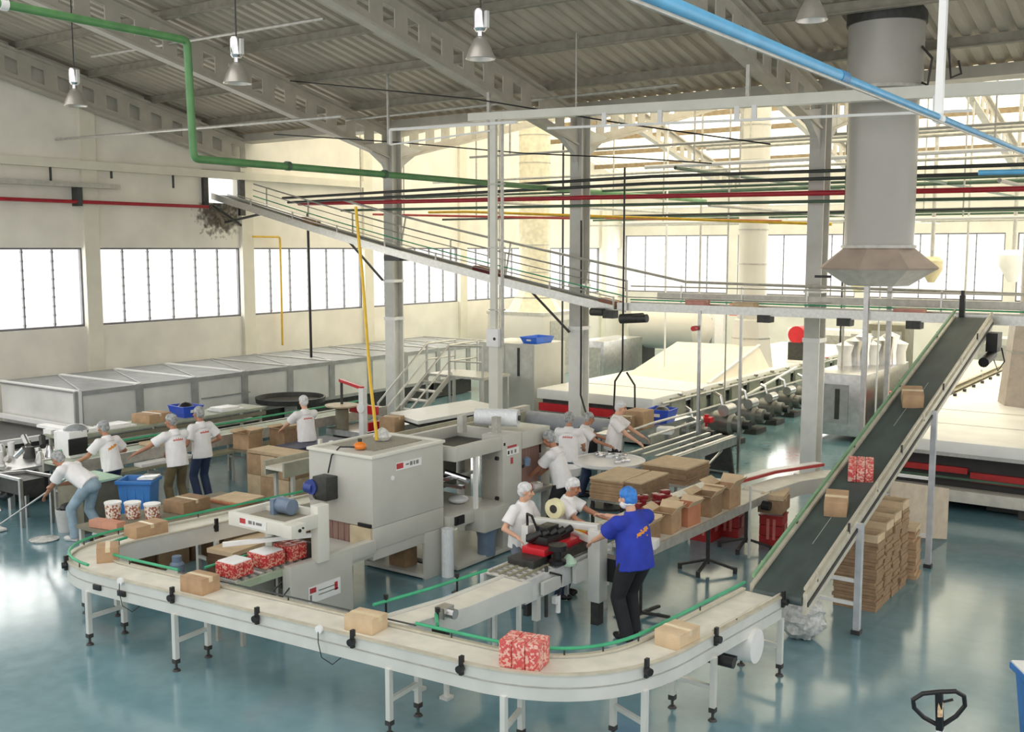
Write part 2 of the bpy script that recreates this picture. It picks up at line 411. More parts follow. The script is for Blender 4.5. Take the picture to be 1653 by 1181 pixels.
# roof trusses
def truss(x, ya, yb, label, mat=STEELG):
    """castellated rafter following the roof from ya (valley) to yb"""
    t = thing('roof_truss', label, 'truss', (x, ya, 6.6), 0, 'castellated roof rafters')
    P = lambda y, d: (x, y, zroof(y) - d)
    top = MB(); bot = MB(); web = MB()
    top.bar(P(ya, .22), P(yb, .22), .22, .06); bot.bar(P(ya, .92), P(yb, .92), .22, .05)
    n = int(abs(yb - ya) / .62); s = (yb - ya) / n
    for (d0, d1) in ((.24, .42), (.74, .92)):
        web.prism([(ya, zroof(ya) - d0), (yb, zroof(yb) - d0), (yb, zroof(yb) - d1), (ya, zroof(ya) - d1)], 'x', x - .012, x + .012)
    for i in range(n + 1):
        y = ya + s * i; w = abs(s) * .26
        a, b = y - w, y + w
        if i == 0: a, b = (y, y + w) if s > 0 else (y - w, y)
        if i == n: a, b = (y - w, y) if s > 0 else (y, y + w)
        web.prism([(a, zroof(a) - .42), (b, zroof(b) - .42), (b, zroof(b) - .74), (a, zroof(a) - .74)], 'x', x - .012, x + .012)
        web.bar((x - .03, y, zroof(y) - .42), (x - .03, y, zroof(y) - .74), .05, .05) if i % 2 == 0 else None
    top.build('top_chord', mat, t, smooth=0); bot.build('bottom_chord', mat, t, smooth=0); web.build('web', mat, t, smooth=0)
    return t
truss(XW + .25, YV - .2, 8.4, 'roof rafter running up the gable of the left wall')
truss(COLX[0], YV - .2, 8.4, 'castellated rafter rising toward the viewer from the leftmost tall column')
truss(COLX[1], YV - .2, 8.4, 'castellated rafter rising toward the viewer from the column beside the round table')
truss(COLX[2], YV - .2, 8.4, 'castellated rafter rising past the large grey duct from the column left of the inclined belt')
truss(COLX[3], YV - .2, 8.4, 'castellated rafter at the far right behind the blue pipe')
truss(COLX[0], YV + .2, YR, 'rafter of the far nave rising behind the leftmost tall column')
truss(COLX[1], YV + .2, YR, 'rafter of the far nave rising behind the column beside the round table')
truss(COLX[2], YV + .2, YR, 'rafter of the far nave rising behind the column left of the inclined belt')
truss(COLX[3], YV + .2, YR, 'rafter of the far nave at the right edge of the photo')
for i in range(4): truss(COLX[i], YB - .2, YR, 'rafter of the far roof slope, %s from the left wall' % ORD[i])
# purlins
py = [18.5, 16.75, 15.0, 13.25, 11.5, 9.75]
PURN = pbr('purlin_paint', (146, 141, 128), .6, var=.1)
for i, y in enumerate(py):
    z = zroof(y)
    o = MB().box(XW, y - .03, z - .2, XR, y + .03, z - .02).box(XW, y - .09, z - .2, XR, y + .03, z - .18).build('purlin', PURN, origin=(XW, y, z), smooth=0)
    tag(o, 'grey roof purlin of the near roof, %s one up from the valley gutter' % ORD[i], 'purlin', 'purlins under the near roof')
py = [21.6, 23.3, 25.0, 26.7, 28.4, 31.9, 33.6, 35.3, 37.0, 38.7]
PURF = pbr('far_purlin_paint', (150, 132, 104), .6, var=.1)
for i, y in enumerate(py):
    z = zroof(y); mm = MB().box(XW, y - .03, z - .2, XR, y + .03, z - .03)
    x = XW + .2
    o = mm.build('purlin', PURF, origin=(XW, y, z), smooth=0)
    tag(o, 'brownish purlin under the bright far roof, %s one beyond the valley gutter' % ORD[i], 'purlin', 'purlins under the far roof')
# rods / conduits under the near roof
def pipe(name, label, pts, r, mat, cat='pipe', group=None, n=10):
    return tag(MB().tube(pts, r, n).build(name, mat, origin=pts[0], smooth=60), label, cat, group)
def elbow(pts, rad=.18, k=5):
    out = [Vector(pts[0])]
    for i in range(1, len(pts) - 1):
        a, b, c = Vector(pts[i - 1]), Vector(pts[i]), Vector(pts[i + 1])
        p = b + (a - b).normalized() * rad; q = b + (c - b).normalized() * rad
        for j in range(k + 1):
            t = j / k; out.append(p * (1 - t) ** 2 + b * 2 * t * (1 - t) + q * t * t)
    out.append(Vector(pts[-1])); return out
# ------------------------------------------------------------------ cartons
def carton(label, loc, size, rotz=0, mat=None, tilt=0, tape=True, group=None, lab=False, name='carton'):
    """closed carton standing at loc (centre of its base), size (x, y, z)"""
    t = thing(name, label, 'box', loc, rotz, group)
    if tilt: t.rotation_euler = Euler((tilt, 0, rotz))
    x, y, z = size
    b = MB().box(-x / 2, -y / 2, 0, x / 2, y / 2, z - .006)
    b.box(-x / 2, -y / 2, z - .006, x / 2, -.004, z).box(-x / 2, .004, z - .006, x / 2, y / 2, z)
    b.build('carton_body', mat or CARD, bevel=.006, **local(t))
    if tape:
        MB().box(-x / 2 - .002, -.025, z - .05, x / 2 + .002, .025, z + .002).build('tape', TAPE, smooth=0, **local(t))
    return t
def redpack(label, loc, size, rotz=0, tilt=0, mat=None, group='red shrink-wrapped packs', white=True):
    t = thing('wrapped_pack', label, 'pack', loc, rotz, group)
    if tilt: t.rotation_euler = Euler((tilt, 0, rotz))
    x, y, z = size; nx, ny = 3, 2
    for i in range(nx):
        for j in range(ny):
            MB().box(-x / 2 + x * i / nx + .003, -y / 2 + y * j / ny + .003, 0, -x / 2 + x * (i + 1) / nx - .003, -y / 2 + y * (j + 1) / ny - .003, z - .01).build('packet', mat or REDPK, bevel=.012, **local(t))
    if white:
        MB().box(-x / 2 + .02, -y / 2 + .02, z - .015, x / 2 - .02, y / 2 - .02, z + .004).build('film_top', WHITE, bevel=.006, **local(t))
    return t
def opencarton(label, loc, size, rotz=0, mat=None, group=None, flaps=.09, name='open_carton', fl=(1, 1, 1, 1)):
    t = thing(name, label, 'box', loc, rotz, group)
    x, y, z = size; k = .005; mat = mat or CARD
    b = MB().box(-x / 2, -y / 2, 0, x / 2, y / 2, k).box(-x / 2, -y / 2, 0, -x / 2 + k, y / 2, z).box(x / 2 - k, -y / 2, 0, x / 2, y / 2, z)
    b.box(-x / 2, -y / 2, 0, x / 2, -y / 2 + k, z).box(-x / 2, y / 2 - k, 0, x / 2, y / 2, z)
    b.build('carton_body', mat, smooth=0, **local(t))
    s = flaps
    dirs = [((-x / 2, 0), (-1, 0), y), ((x / 2, 0), (1, 0), y), ((0, -y / 2), (0, -1), x), ((0, y / 2), (0, 1), x)]
    for q, ((cx, cy), (dx, dy), L) in enumerate(dirs):
        if not fl[q]: continue
        a = (.5, .9, .35, .75)[q]; c, d = math.cos(a) * s, math.sin(a) * s
        f = MB()
        if dx: vs = [(cx, -L / 2, z), (cx, L / 2, z), (cx + dx * c, L / 2, z + d), (cx + dx * c, -L / 2, z + d)]
        else: vs = [(-L / 2, cy, z), (L / 2, cy, z), (L / 2, cy + dy * c, z + d), (-L / 2, cy + dy * c, z + d)]
        vs2 = [(p[0] - dx * k, p[1] - dy * k, p[2] + .003) for p in vs]
        f.add(vs + vs2, [(0, 1, 2, 3), (7, 6, 5, 4), (0, 4, 5, 1), (1, 5, 6, 2), (2, 6, 7, 3), (3, 7, 4, 0)])
        f.build('flap', CARDL, smooth=0, **local(t))
    return t
def cardstack(label, loc, size, n, rotz=0, mat=None, group=None, jit=.012, name='flattened_carton_stack', opentop=False):
    """pile of flattened cartons tied as one stack"""
    t = thing(name, label, 'cardboard', loc, rotz, group)
    x, y, z = size; h = z / n
    for i in range(n):
        dx, dy = random.uniform(-jit, jit), random.uniform(-jit, jit)
        m = (CARDL if i == n - 1 else (mat or (CARD if i % 3 else CARDD)))
        if opentop and i == n - 1:
            w = .025
            MB().box(-x / 2, -y / 2, i * h, x / 2, -y / 2 + w, z + .05).box(-x / 2, y / 2 - w, i * h, x / 2, y / 2, z + .05).box(-x / 2, -y / 2, i * h, -x / 2 + w, y / 2, z + .05).box(x / 2 - w, -y / 2, i * h, x / 2, y / 2, z + .05).build('top_tray', CARDL, smooth=0, **local(t))
            MB().box(-x / 2 + w, -y / 2 + w, i * h, x / 2 - w, y / 2 - w, i * h + .01).build('tray_inside', CARDIN, smooth=0, **local(t)); continue  # dark brown sheet paints the shade inside the open tray
        MB().box(-x / 2 + dx, -y / 2 + dy, i * h, x / 2 + dx, y / 2 + dy, (i + 1) * h - .003).build('flattened_carton', m, smooth=0, **local(t))
    return t

# ------------------------------------------------------------------ curved carton conveyor
BZ = .82
path = elbow([(-10.93, 10.5, 0), (-11.4, 6.62, 0), (-4.32, 7.19, 0), (-4.07, 10.16, 0)], 1.15, 12)
dens = []
for i in range(len(path) - 1):
    a, b = path[i], path[i + 1]; n = max(1, int((b - a).length / .4))
    for k in range(n): dens.append(a.lerp(b, k / n))
dens.append(path[-1])
HW = .19
cv = thing('curved_conveyor', 'long white belt conveyor on legs curving in a U across the foreground', 'conveyor', (-7.8, 6.9, 0))
MB().sweep(dens, [(-HW, BZ), (-HW, BZ - .03), (HW, BZ - .03), (HW, BZ)]).build('belt', BELTW, cv)
def side(off, h0, h1, t=.03): return [(off, h0), (off + t, h0), (off + t, h1), (off, h1)]
MB().sweep(dens, side(-HW - .035, BZ - .21, BZ + .015)).build('side_panel', PANELW, cv)     # outer side
MB().sweep(dens, side(HW + .005, BZ - .21, BZ + .015)).build('side_panel', PANELW, cv)
MB().sweep(dens, side(-HW - .045, BZ + .012, BZ + .03, .05)).build('edge_strip', RAILB, cv)
MB().sweep(dens, side(HW - .005, BZ + .012, BZ + .03, .05)).build('edge_strip', RAILB, cv)
MB().sweep([p for p in dens if True], side(-HW - .038, BZ - .1, BZ - .085, .003)).build('panel_seam', GALV, cv)
def off(p, i, o, z):
    a = dens[max(i - 1, 0)]; b = dens[min(i + 1, len(dens) - 1)]; t = (b - a); t.z = 0; t.normalize()
    return Vector((p.x - t.y * o, p.y + t.x * o, z))
def near(x, y): return min(range(len(dens)), key=lambda i: (dens[i].x - x) ** 2 + (dens[i].y - y) ** 2)
def railseg(i0, i1, o, mat, r=.017, z=BZ + .09):
    MB().tube([off(dens[i], i, o, z) for i in range(i0, i1 + 1)], r, 8).build('guide_rail', mat, cv, smooth=60)
    for i in range(i0 + 1, i1, 3):
        MB().cyl(off(dens[i], i, o, BZ + .03), off(dens[i], i, o, z), .008, 6).build('rail_post', MDARK, cv)
iA = near(-11.25, 7.9); iB = near(-10.4, 6.75); iC = near(-9.5, 6.8); iD = near(-6.35, 7.0); iE = len(dens) - 1
railseg(0, iB, -HW - .01, GREENR)
railseg(iA + 2, iC, HW + .01, GREENR)
railseg(iC, iD, HW + .01, DARKP, .009, BZ + .07)
railseg(iD, iE, HW + .01, GREENR)
railseg(near(-4.2, 8.6), iE, -HW - .01, RAILB, .01, BZ + .05)
def leg(x, y, h, mat=PANELW, w=.05, foot=True, name='leg'):
    o = MB().box(x - w / 2, y - w / 2, .09 if foot else 0, x + w / 2, y + w / 2, h).build(name, mat, cv, smooth=0)
    if foot:
        f = MB().cyl((x, y, .012), (x, y, .1), .014, 8).cyl((x, y, 0), (x, y, .02), .045, 12, .03).box(x - .03, y - .03, .085, x + .03, y + .03, .13)
        c = f.build('levelling_foot', MDARK, o)
    return o
def legpair(i, h=BZ - .2, wid=HW + .03, bar=.32):
    p = off(dens[i], i, -wid, 0); q = off(dens[i], i, wid, 0)
    leg(p.x, p.y, h); leg(q.x, q.y, h)
    MB().bar((p.x, p.y, bar), (q.x, q.y, bar), .04, .04).build('leg_brace', PANELW, cv, smooth=0)
for (x, y) in ((-11.2, 8.9), (-11.15, 7.1), (-10.5, 6.72), (-9.0, 6.85), (-6.3, 7.0), (-5.15, 7.12), (-4.35, 7.75), (-4.12, 8.9), (-4.08, 10.1)):
    legpair(near(x, y))
def bracket(i, o=-HW - .05):
    p = off(dens[i], i, o, BZ - .02); q = off(dens[i], i, o, BZ + .09)
    d = (off(dens[i], i, o - .05, 0) - off(dens[i], i, o, 0))
    MB().bar(p + Vector((0, 0, -.06)), q, .045, .03).cyl(p, p + d, .035, 10).build('rail_bracket', BLACK, cv)
for (x, y) in ((-11.27, 8.1), (-11.2, 7.3), (-10.85, 6.85), (-9.25, 6.8), (-8.0, 6.9), (-6.6, 7.02), (-5.5, 7.1), (-4.35, 7.75), (-4.12, 9.0), (-4.06, 10.1)): bracket(near(x, y))
for (x, y) in ((-11.2, 8.6), (-11.1, 9.4)): bracket(near(x, y), HW + .05)
for (x, y) in ((-9.85, 6.75), (-7.2, 6.95)):
    i = near(x, y); p = off(dens[i], i, -HW - .04, BZ + .02); d = off(dens[i], i, -HW - .07, BZ + .02)
    s_ = MB().cyl(p, d, .04, 14).build('sensor', WHITE, cv)
    MB().tube([d + Vector((0, 0, -.02)), d + Vector((.01, -.01, -.12)), d + Vector((.04, 0, -.26)), d + Vector((.12, .06, -.33)), d + Vector((.2, .15, -.24))], .005, 6).build('sensor_cable', BLACK, s_)
i = near(-10.25, 6.75)
for k in range(2):
    p = off(dens[i + k], i + k, -HW - .045, BZ - .12); MB().cb(p, (.12, .03, .06), Matrix.Rotation(.08, 3, 'Z')).build('switch_box', BLACK, cv, bevel=.006)
# drive drum and its guard at the far end of the curve
MB().cyl((-4.3, 9.55, .5), (-3.86, 9.55, .5), .17, 20).build('drive_guard', WHITE, cv)
MB().cyl((-4.15, 8.9, .55), (-3.82, 8.9, .55), .05, 12).box(-4.1, 9.1, .47, -3.9, 9.16, .52).build('drive_motor', BLACK, cv)
# cartons and packs riding on it
def onbelt(x, y):
    i = near(x, y); a = dens[max(i - 1, 0)]; b = dens[min(i + 1, len(dens) - 1)]
    return math.atan2((b - a).y, (b - a).x)
carton('brown carton with white tape in the left bend of the white belt', (-10.72, 6.94, BZ), (.3, .24, .17), -.6, CARD)
carton('brown carton on the white belt beside the red packs', (-8.93, 6.84, BZ), (.32, .25, .17), .08, CARD)
carton('brown carton in the middle of the long straight white belt', (-6.73, 7.03, BZ), (.33, .24, .15), .1, CARDL)
redpack('pink red pack on the white belt, nearest pack to the camera', (-5.02, 7.2, BZ), (.37, .28, .25), .2, mat=REDPK2, white=False)
carton('brown carton in the right bend just below the inclined belt', (-4.17, 8.42, BZ), (.27, .34, .15), -.1, CARDL)
carton('brown carton on the rising left arm of the white belt beside the white tubs', (-11.28, 7.85, BZ), (.26, .46, .15), .0, CARD)

# ------------------------------------------------------------------ inclined belt
inc = thing('inclined_conveyor', 'dark green inclined belt conveyor climbing from the foreground to the overhead line', 'conveyor', (-3.92, 10.25, 0))
IY0, IY1, IZ0, IZ1 = 10.22, 18.55, .86, 3.26
ang = math.atan2(IZ1 - IZ0, IY1 - IY0)
def zi(y): return IZ0 + (IZ1 - IZ0) * (y - IY0) / (IY1 - IY0)
def slab(x0, x1, d0, d1, y0=IY0, y1=IY1):
    return MB().add([(x0, y0, zi(y0) + d0), (x1, y0, zi(y0) + d0), (x1, y1, zi(y1) + d0), (x0, y1, zi(y1) + d0),
                     (x0, y0, zi(y0) + d1), (x1, y0, zi(y0) + d1), (x1, y1, zi(y1) + d1), (x0, y1, zi(y1) + d1)],
                    [(0, 3, 2, 1), (4, 5, 6, 7), (0, 1, 5, 4), (1, 2, 6, 5), (2, 3, 7, 6), (3, 0, 4, 7)])
XA, XB = -4.2, -3.64
slab(XA + .02, XB - .02, -.05, 0).cyl((XA + .02, IY0, zi(IY0) - .05), (XB - .02, IY0, zi(IY0) - .05), .05, 14).cyl((XA + .02, IY1, zi(IY1) - .05), (XB - .02, IY1, zi(IY1) - .05), .05, 14).build('belt', BELTG, inc)
for (x0, x1) in ((XA - .03, XA + .015), (XB - .015, XB + .03)): slab(x0, x1, -.19, .03).build('side_rail', RAILB, inc, smooth=0)
slab(XB + .03, XB + .045, -.1, -.06).build('rail_groove', MDARK, inc, smooth=0)
slab(XA - .01, XA + .02, .1, .14).build('guide_rail', pbr('pale_green_rail', (130, 168, 130), .4), inc, smooth=0)
slab(XB - .01, XB + .012, .07, .1).build('guide_rail', RAILB, inc, smooth=0)
for k in range(9):
    y = IY0 + .3 + k * 1.0
    for x in (XA - .02, XB + .02): MB().bar((x, y, zi(y)), (x, y, zi(y) + .12), .03, .02).build('rail_bracket', MDARK if k % 2 else RAILB, inc, smooth=0)
slab(-3.95, -3.945, .0015, .002, 14.3, 14.9).build('belt_wear_mark', PANELW, inc, smooth=0)
slab(-3.9, -3.896, .0015, .002, 15.3, 15.8).build('belt_wear_mark', PANELW, inc, smooth=0)
slab(-3.92, -3.915, .0015, .002, 11.2, 11.8).build('belt_wear_mark', PANELW, inc, smooth=0)
LEGG = pbr('pale_grey_leg', (196, 200, 204), .35, .2)
for y in (11.8, 14.92):
    for x in (XA - .06, XB + .06):
        o = MB().box(x - .035, y - .035, .05, x + .035, y + .035, zi(y) - .02).build('leg', LEGG, inc, smooth=0)
        MB().box(x - .05, y - .05, 0, x + .05, y + .05, .05).build('levelling_foot', MDARK, o, smooth=0)
    for z in ((.35, .62) if y < 12 else (.45, 1.25)):
        MB().bar((XA - .06, y, z), (XB + .06, y, z), .04, .04).build('leg_brace', WHITE, inc, smooth=0)
MB().cyl((XA - .02, IY0 + .15, .62), (XA - .28, IY0 + .15, .62), .06, 14).build('drive_motor', WHITE, inc)
MB().box(XB + .03, IY1 - .45, 2.75, XB + .2, IY1 - .1, 3.05).cyl((XB + .1, IY1 - .3, 2.7), (XB + .1, IY1 - .9, 2.62), .08, 12).build('drive_motor', BLACK, inc)
MB().tube([(XB + .12, IY1 - .4, 2.7), (XB + .22, IY1 - .4, 2.45), (XB + .3, IY1 - .35, 2.6), (XB + .22, IY1 - .2, 2.8)], .012, 6).build('cable', BLACK, inc)
n_up = 1
carton('brown carton on the inclined belt, topmost of the three loads', (-3.92, 15.05, zi(15.05)), (.27, .33, .2), .35, CARD, ang)
redpack('red pack on the inclined belt, between the two brown cartons', (-3.92, 12.85, zi(12.85)), (.3, .36, .19), .3, ang, REDPK2, white=False)
carton('brown carton on the inclined belt, lowest of the three loads', (-3.92, 11.98, zi(11.98)), (.25, .34, .18), .25, CARD, ang)

# ------------------------------------------------------------------ overhead line
OY = 19.0
ov = thing('overhead_conveyor', 'raised aluminium roller line running level at the top of the inclined belt', 'conveyor', (-7, OY, 0))
OX0, OX1 = -10.75, 1.5
for y in (OY - .28, OY + .28): MB().box(OX0, y - .02, 3.14, OX1, y + .02, 3.3).build('side_rail', ALU, ov, smooth=0)
MB().box(OX0, OY - .25, 3.2, OX1, OY + .25, 3.25).build('belt', BELTW, ov, smooth=0)
MB().box(OX0 + .6, OY + .3, 3.36, OX1, OY + .33, 3.5).build('guard_plate', GALV, ov, smooth=0)
MB().tube([(OX0, OY + .26, 3.34), (OX1, OY + .26, 3.34)], .014, 8).build('guide_rail', GREENR, ov)
MB().tube([(OX0, OY - .26, 3.42), (OX0 + 4.4, OY - .26, 3.42)], .012, 8).build('guide_rail', ALU, ov)
MB().tube([(OX0, OY + .27, 3.62), (OX1, OY + .27, 3.62)], .014, 8).build('guide_rail', ALU, ov)
for x in (-9.6, -8.3, -7.0, -5.9, -4.6, -3.2, -1.5, .2):
    MB().bar((x, OY + .29, 3.14), (x, OY + .29, 3.66), .03, .03).build('rail_post', ALU, ov, smooth=0)
for (x, y) in ((-5.7, 18.66), (-5.5, 19.36)):
    MB().box(x - .04, y - .04, 0, x + .04, y + .04, 3.85 if y < 19 else 3.75).build('post', STAIN, ov, smooth=0)
for (x, y) in ((-8.9, 18.7), (-8.3, 19.3)): MB().box(x - .025, y - .025, 0, x + .025, y + .025, 3.2).build('post', STAIN, ov, smooth=0)
MB().cyl((-8.95, 18.66, 2.86), (-8.95, 18.5, 2.86), .05, 12).build('stop_button', REDM, ov)
for x in (-7.6, -6.1, -4.9, -2.7):
    MB().box(x - .12, OY - .34, 3.02, x + .12, OY - .1, 3.16).build('roller_bearing', MDARK, ov, smooth=0)
MB().cyl((-3.0, OY - .3, 3.18), (-3.0, OY - .4, 3.18), .07, 14).build('end_pulley', MDARK, ov)
carton('pale red carton blurred on the overhead line behind its rail', (-9.1, OY, 3.25), (.4, .28, .14), 0, pbr('faded_pink_carton', (206, 150, 140), .7))
carton('tan carton on the overhead line left of the steel column', (-8.1, OY, 3.25), (.42, .28, .12), 0, CARDL)
carton('pink carton lying on the overhead line below the large duct hood', (-5.05, OY, 3.25), (.5, .28, .1), 0, pbr('faded_pink_carton', (206, 150, 140), .7))
st = MB().box(-4.16, 18.64, 3.2, -4.08, 18.72, 3.62).cyl((-4.12, 18.68, 3.62), (-4.12, 18.68, 3.7), .03, 8).build('sensor_post', BLACK, origin=(-4.12, 18.68, 3.2), smooth=0)
tag(st, 'short black post standing at the top end of the inclined belt', 'post')

# ------------------------------------------------------------------ sloping line up to the wall opening
dn = thing('descending_conveyor', 'long aluminium conveyor sloping from the wall opening down to the overhead line', 'conveyor', (-17, OY, 0))
DX0, DZ0, DX1, DZ1 = -23.4, 5.85, -10.85, 3.2
def zd(x):   # slightly bent: steeper near the wall
    t = (x - DX0) / (DX1 - DX0); return DZ0 + (DZ1 - DZ0) * t - .12 * math.sin(PI * t)
dp = [(DX0 + (DX1 - DX0) * k / 24, OY, zd(DX0 + (DX1 - DX0) * k / 24)) for k in range(25)]
MB().sweep(dp, [(-.24, -.01), (-.24, -.05), (.24, -.05), (.24, -.01)]).build('belt', pbr('dark_conveyor_belt', (90, 96, 92), .5), dn)
for o in (-.29, .25): MB().sweep(dp, [(o, -.13), (o + .04, -.13), (o + .04, .04), (o, .04)]).build('side_rail', ALU, dn)
for (o, h, mt, r) in ((-.27, .2, ALU, .012), (.27, .2, GREENR, .014), (.27, .36, ALU, .012), (.3, .52, GALV, .02), (-.27, .12, ALU, .01)):
    q = [(p[0], p[1] + o, p[2] + h) for p in dp[2:]]
    MB().tube(q, r, 6).build('guide_rail', mt, dn)
for k in range(3, 25, 3):
    p = dp[k]
    for o in (-.27, .28): MB().bar((p[0], p[1] + o, p[2]), (p[0], p[1] + o, p[2] + (.54 if o > 0 else .22)), .03, .03).build('rail_post', GALV, dn, smooth=0)
q = [(p[0], OY + .5, p[2] + .75) for p in dp[8:]] + [(-9.6, OY + .5, 3.72), (-3, OY + .5, 3.62)]
MB().tube(q, .028, 8).build('hand_rail', GALV, dn)
for k in (12, 18, 22): MB().bar((dp[k][0], OY + .3, dp[k][2]), (dp[k][0], OY + .5, dp[k][2] + .75), .03, .03).build('rail_post', GALV, dn, smooth=0)
for (x, xx) in ((-18.9, -17.95), (-11.9, -12.3)):
    pass
MB().bar((-19.0, 19.3, zd(-19) - .12), (-18.05, 19.66, 3.6), .05, .05).build('support_strut', MDARK, dn, smooth=0)
MB().bar((-13.4, 19.3, zd(-13.4) - .12), (-12.5, 19.66, 2.55), .05, .05).build('support_strut', MDARK, dn, smooth=0)
MB().bar((-23.2, 19.0, 5.1), (-21.6, 19, zd(-21.6) - .1), .06, .06).bar((-23.3, 18.7, 5.55), (-22.2, 18.7, 5.0), .05, .05).build('support_strut', MDARK, dn, smooth=0)
MB().box(-11.0, 18.55, 2.98, -10.75, 18.75, 3.14).cyl((-10.6, 18.6, 2.98), (-10.1, 18.6, 3.02), .1, 14).cyl((-11.3, 18.6, 3.1), (-11.0, 18.6, 3.1), .08, 12).cyl((-10.25, 18.5, 3.0), (-9.95, 18.5, 3.02), .085, 14).build('drive_motor', MDARK, dn)
MB().box(-17.2, 18.78, zd(-17.2) - .32, -16.7, 19.2, zd(-16.9) - .12).build('drive_motor', BLACK, dn, smooth=0)
def sloped(label, x, size, mat):
    t = carton(label, (x, OY, zd(x)), size, 0, mat, 0); t.rotation_euler = Euler((0, math.atan2(zd(x - .3) - zd(x + .3), .6), 0)); return t
sloped('small tan carton near the upper end of the sloping conveyor', -19.9, (.4, .3, .13), CARDD)
sloped('dark red carton halfway down the sloping conveyor', -14.3, (.6, .3, .12), pbr('dark_red_carton', (112, 40, 42), .6))
sloped('brown carton at the foot of the sloping conveyor by its motor', -11.1, (.4, .3, .1), pbr('red_brown_carton', (166, 116, 96), .7))
# dark frame and soot round the opening
o = MB().box(-23.4, 18.4, 5.5, -23.3, 18.55, 6.5).box(-23.4, 19.62, 5.3, -23.3, 19.8, 6.5).box(-23.4, 18.4, 6.35, -23.3, 19.8, 6.5).build('opening_frame', MDARK, origin=(XW, 19, 5.5), smooth=0)
tag(o, 'dark steel frame around the bright opening high in the left wall', 'frame')
import bmesh
sm = MB()
blob = [(18.5 + .3 * math.sin(k * 1.7) + 1.1 * (k / 17), 5.5) for k in range(18)]
pts = [(18.45, 5.55)] + [(18.35 + k * .075, 4.75 + .28 * abs(math.sin(k * 2.3)) + (.25 if k in (0, 1, 17) else 0)) for k in range(18)] + [(19.8, 5.55)]
sm.box(XW + .002, 17.9, 4.3, XW + .004, 20.2, 5.62)
tag(sm.build('soot_stain', STAINM, origin=(XW, 19, 5.3), smooth=0), 'grey soot stain on the wall below the bright opening', 'stain')

# ------------------------------------------------------------------ short feeder conveyor beside the sealing machine
fd = thing('feeder_conveyor', 'short belt conveyor with green rails feeding the U-shaped belt from the tape machine', 'conveyor', (-6.5, 8.2, 0))
fp = [(-6.66, 7.3, 0), (-6.5, 8.1, 0), (-6.45, 9.1, 0)]
MB().sweep(fp, [(-.17, .8), (-.17, .77), (.17, .77), (.17, .8)]).build('belt', BELTW, fd)
for o in (-.2, .175): MB().sweep(fp, side(o, .62, .83, .025)).build('side_panel', PANELW, fd)
MB().tube([(-6.98, 7.4, .9), (-6.85, 8.1, .9), (-6.75, 8.95, .9)], .018, 8).build('guide_rail', GREENR, fd)
MB().tube([(-6.3, 7.55, .9), (-6.12, 7.35, .9)], .018, 8).build('guide_rail', GREENR, fd)
for (x, y) in ((-6.95, 7.55), (-6.8, 8.5), (-6.28, 7.55)):
    MB().cyl((x, y, .66), (x, y, .95), .012, 8).cyl((x, y, .93), (x, y, .97), .025, 8).box(x - .05, y - .03, .72, x + .12, y + .03, .77).build('rail_clamp', BLACK, fd)
MB().box(-6.36, 7.6, .84, -6.24, 7.75, .95).cyl((-6.3, 7.66, .9), (-6.15, 7.66, .9), .05, 12).build('photo_sensor', STAIN, fd)
for (x, y) in ((-6.65, 7.7), (-6.3, 7.7), (-6.6, 8.9), (-6.28, 8.9)):
    MB().box(x - .02, y - .02, .03, x + .02, y + .02, .65).box(x - .05, y - .05, 0, x + .05, y + .05, .03).build('leg', PANELW, fd, smooth=0)
# ------------------------------------------------------------------ small helpers for lettering-like marks (unreadable in the photo: short strokes)
def plate(parent, p, ux, uy, w, h, spec, nrm=.004):
    """sticker plate on a face: p = lower left corner, ux/uy = unit directions; spec = list of (x, y, w, h, mat)"""
    ux = Vector(ux); uy = Vector(uy); n = ux.cross(uy); p = Vector(p)
    def q(x, y, ww, hh, mat, nm, d):
        a = p + ux * x + uy * y; v = [a, a + ux * ww, a + ux * ww + uy * hh, a + uy * hh]; v2 = [k + n * d for k in v]
        MB().add(v + v2, [(0, 1, 2, 3), (7, 6, 5, 4), (0, 4, 5, 1), (1, 5, 6, 2), (2, 6, 7, 3), (3, 7, 4, 0)]).build(nm, mat, parent, smooth=0)
    q(0, 0, w, h, WHITE, 'label_plate', nrm)
    for (x, y, ww, hh, mat) in spec: q(x, y, ww, hh, mat, 'label_print', nrm + .002)

# ------------------------------------------------------------------ shrink tunnel (large grey-beige box) with its sealing arch
t = thing('shrink_tunnel', 'big grey-beige shrink tunnel box on a stepped stand behind the foreground belt', 'machine', (-9.44, 10.1, 0))
b = MB().box(-10.0, 9.43, .92, -8.88, 10.82, 1.82)
b.box(-8.92, 9.43, .64, -8.88, 10.82, .92).box(-10.0, 9.43, .64, -9.96, 10.82, .92)
b.build('housing', MGREY, t, bevel=.015)
MB().box(-9.9, 9.75, 1.815, -9.15, 10.7, 1.83).build('top_vent', pbr('vent_mesh', (150, 146, 132), .6, var=.2, scale=60), t, smooth=0)
MB().box(-10.02, 9.41, 1.8, -8.86, 9.46, 1.84).box(-8.92, 9.41, 1.8, -8.86, 10.84, 1.84).box(-10.02, 10.78, 1.8, -8.86, 10.84, 1.84).box(-10.02, 9.41, 1.8, -9.96, 10.84, 1.84).build('top_rim', MCREAM, t, bevel=.006)
for k in range(9): MB().box(-9.93 + k * .105, 9.46, .66, -9.93 + k * .105 + .095, 9.475, .93).build('curtain_strip', CURT, t, smooth=0)
MB().box(-9.25, 9.4, .66, -8.9, 9.425, .92).build('curtain_guard', pbr('beige_guard', (206, 190, 158), .5), t, smooth=0)
MB().box(-10.0, 9.45, .5, -8.9, 10.8, .66).build('conveyor_bed', MGREY, t, bevel=.01)
MB().box(-8.93, 10.43, 0, -8.88, 10.82, .64).build('leg_panel', MGREY, t, bevel=.006)
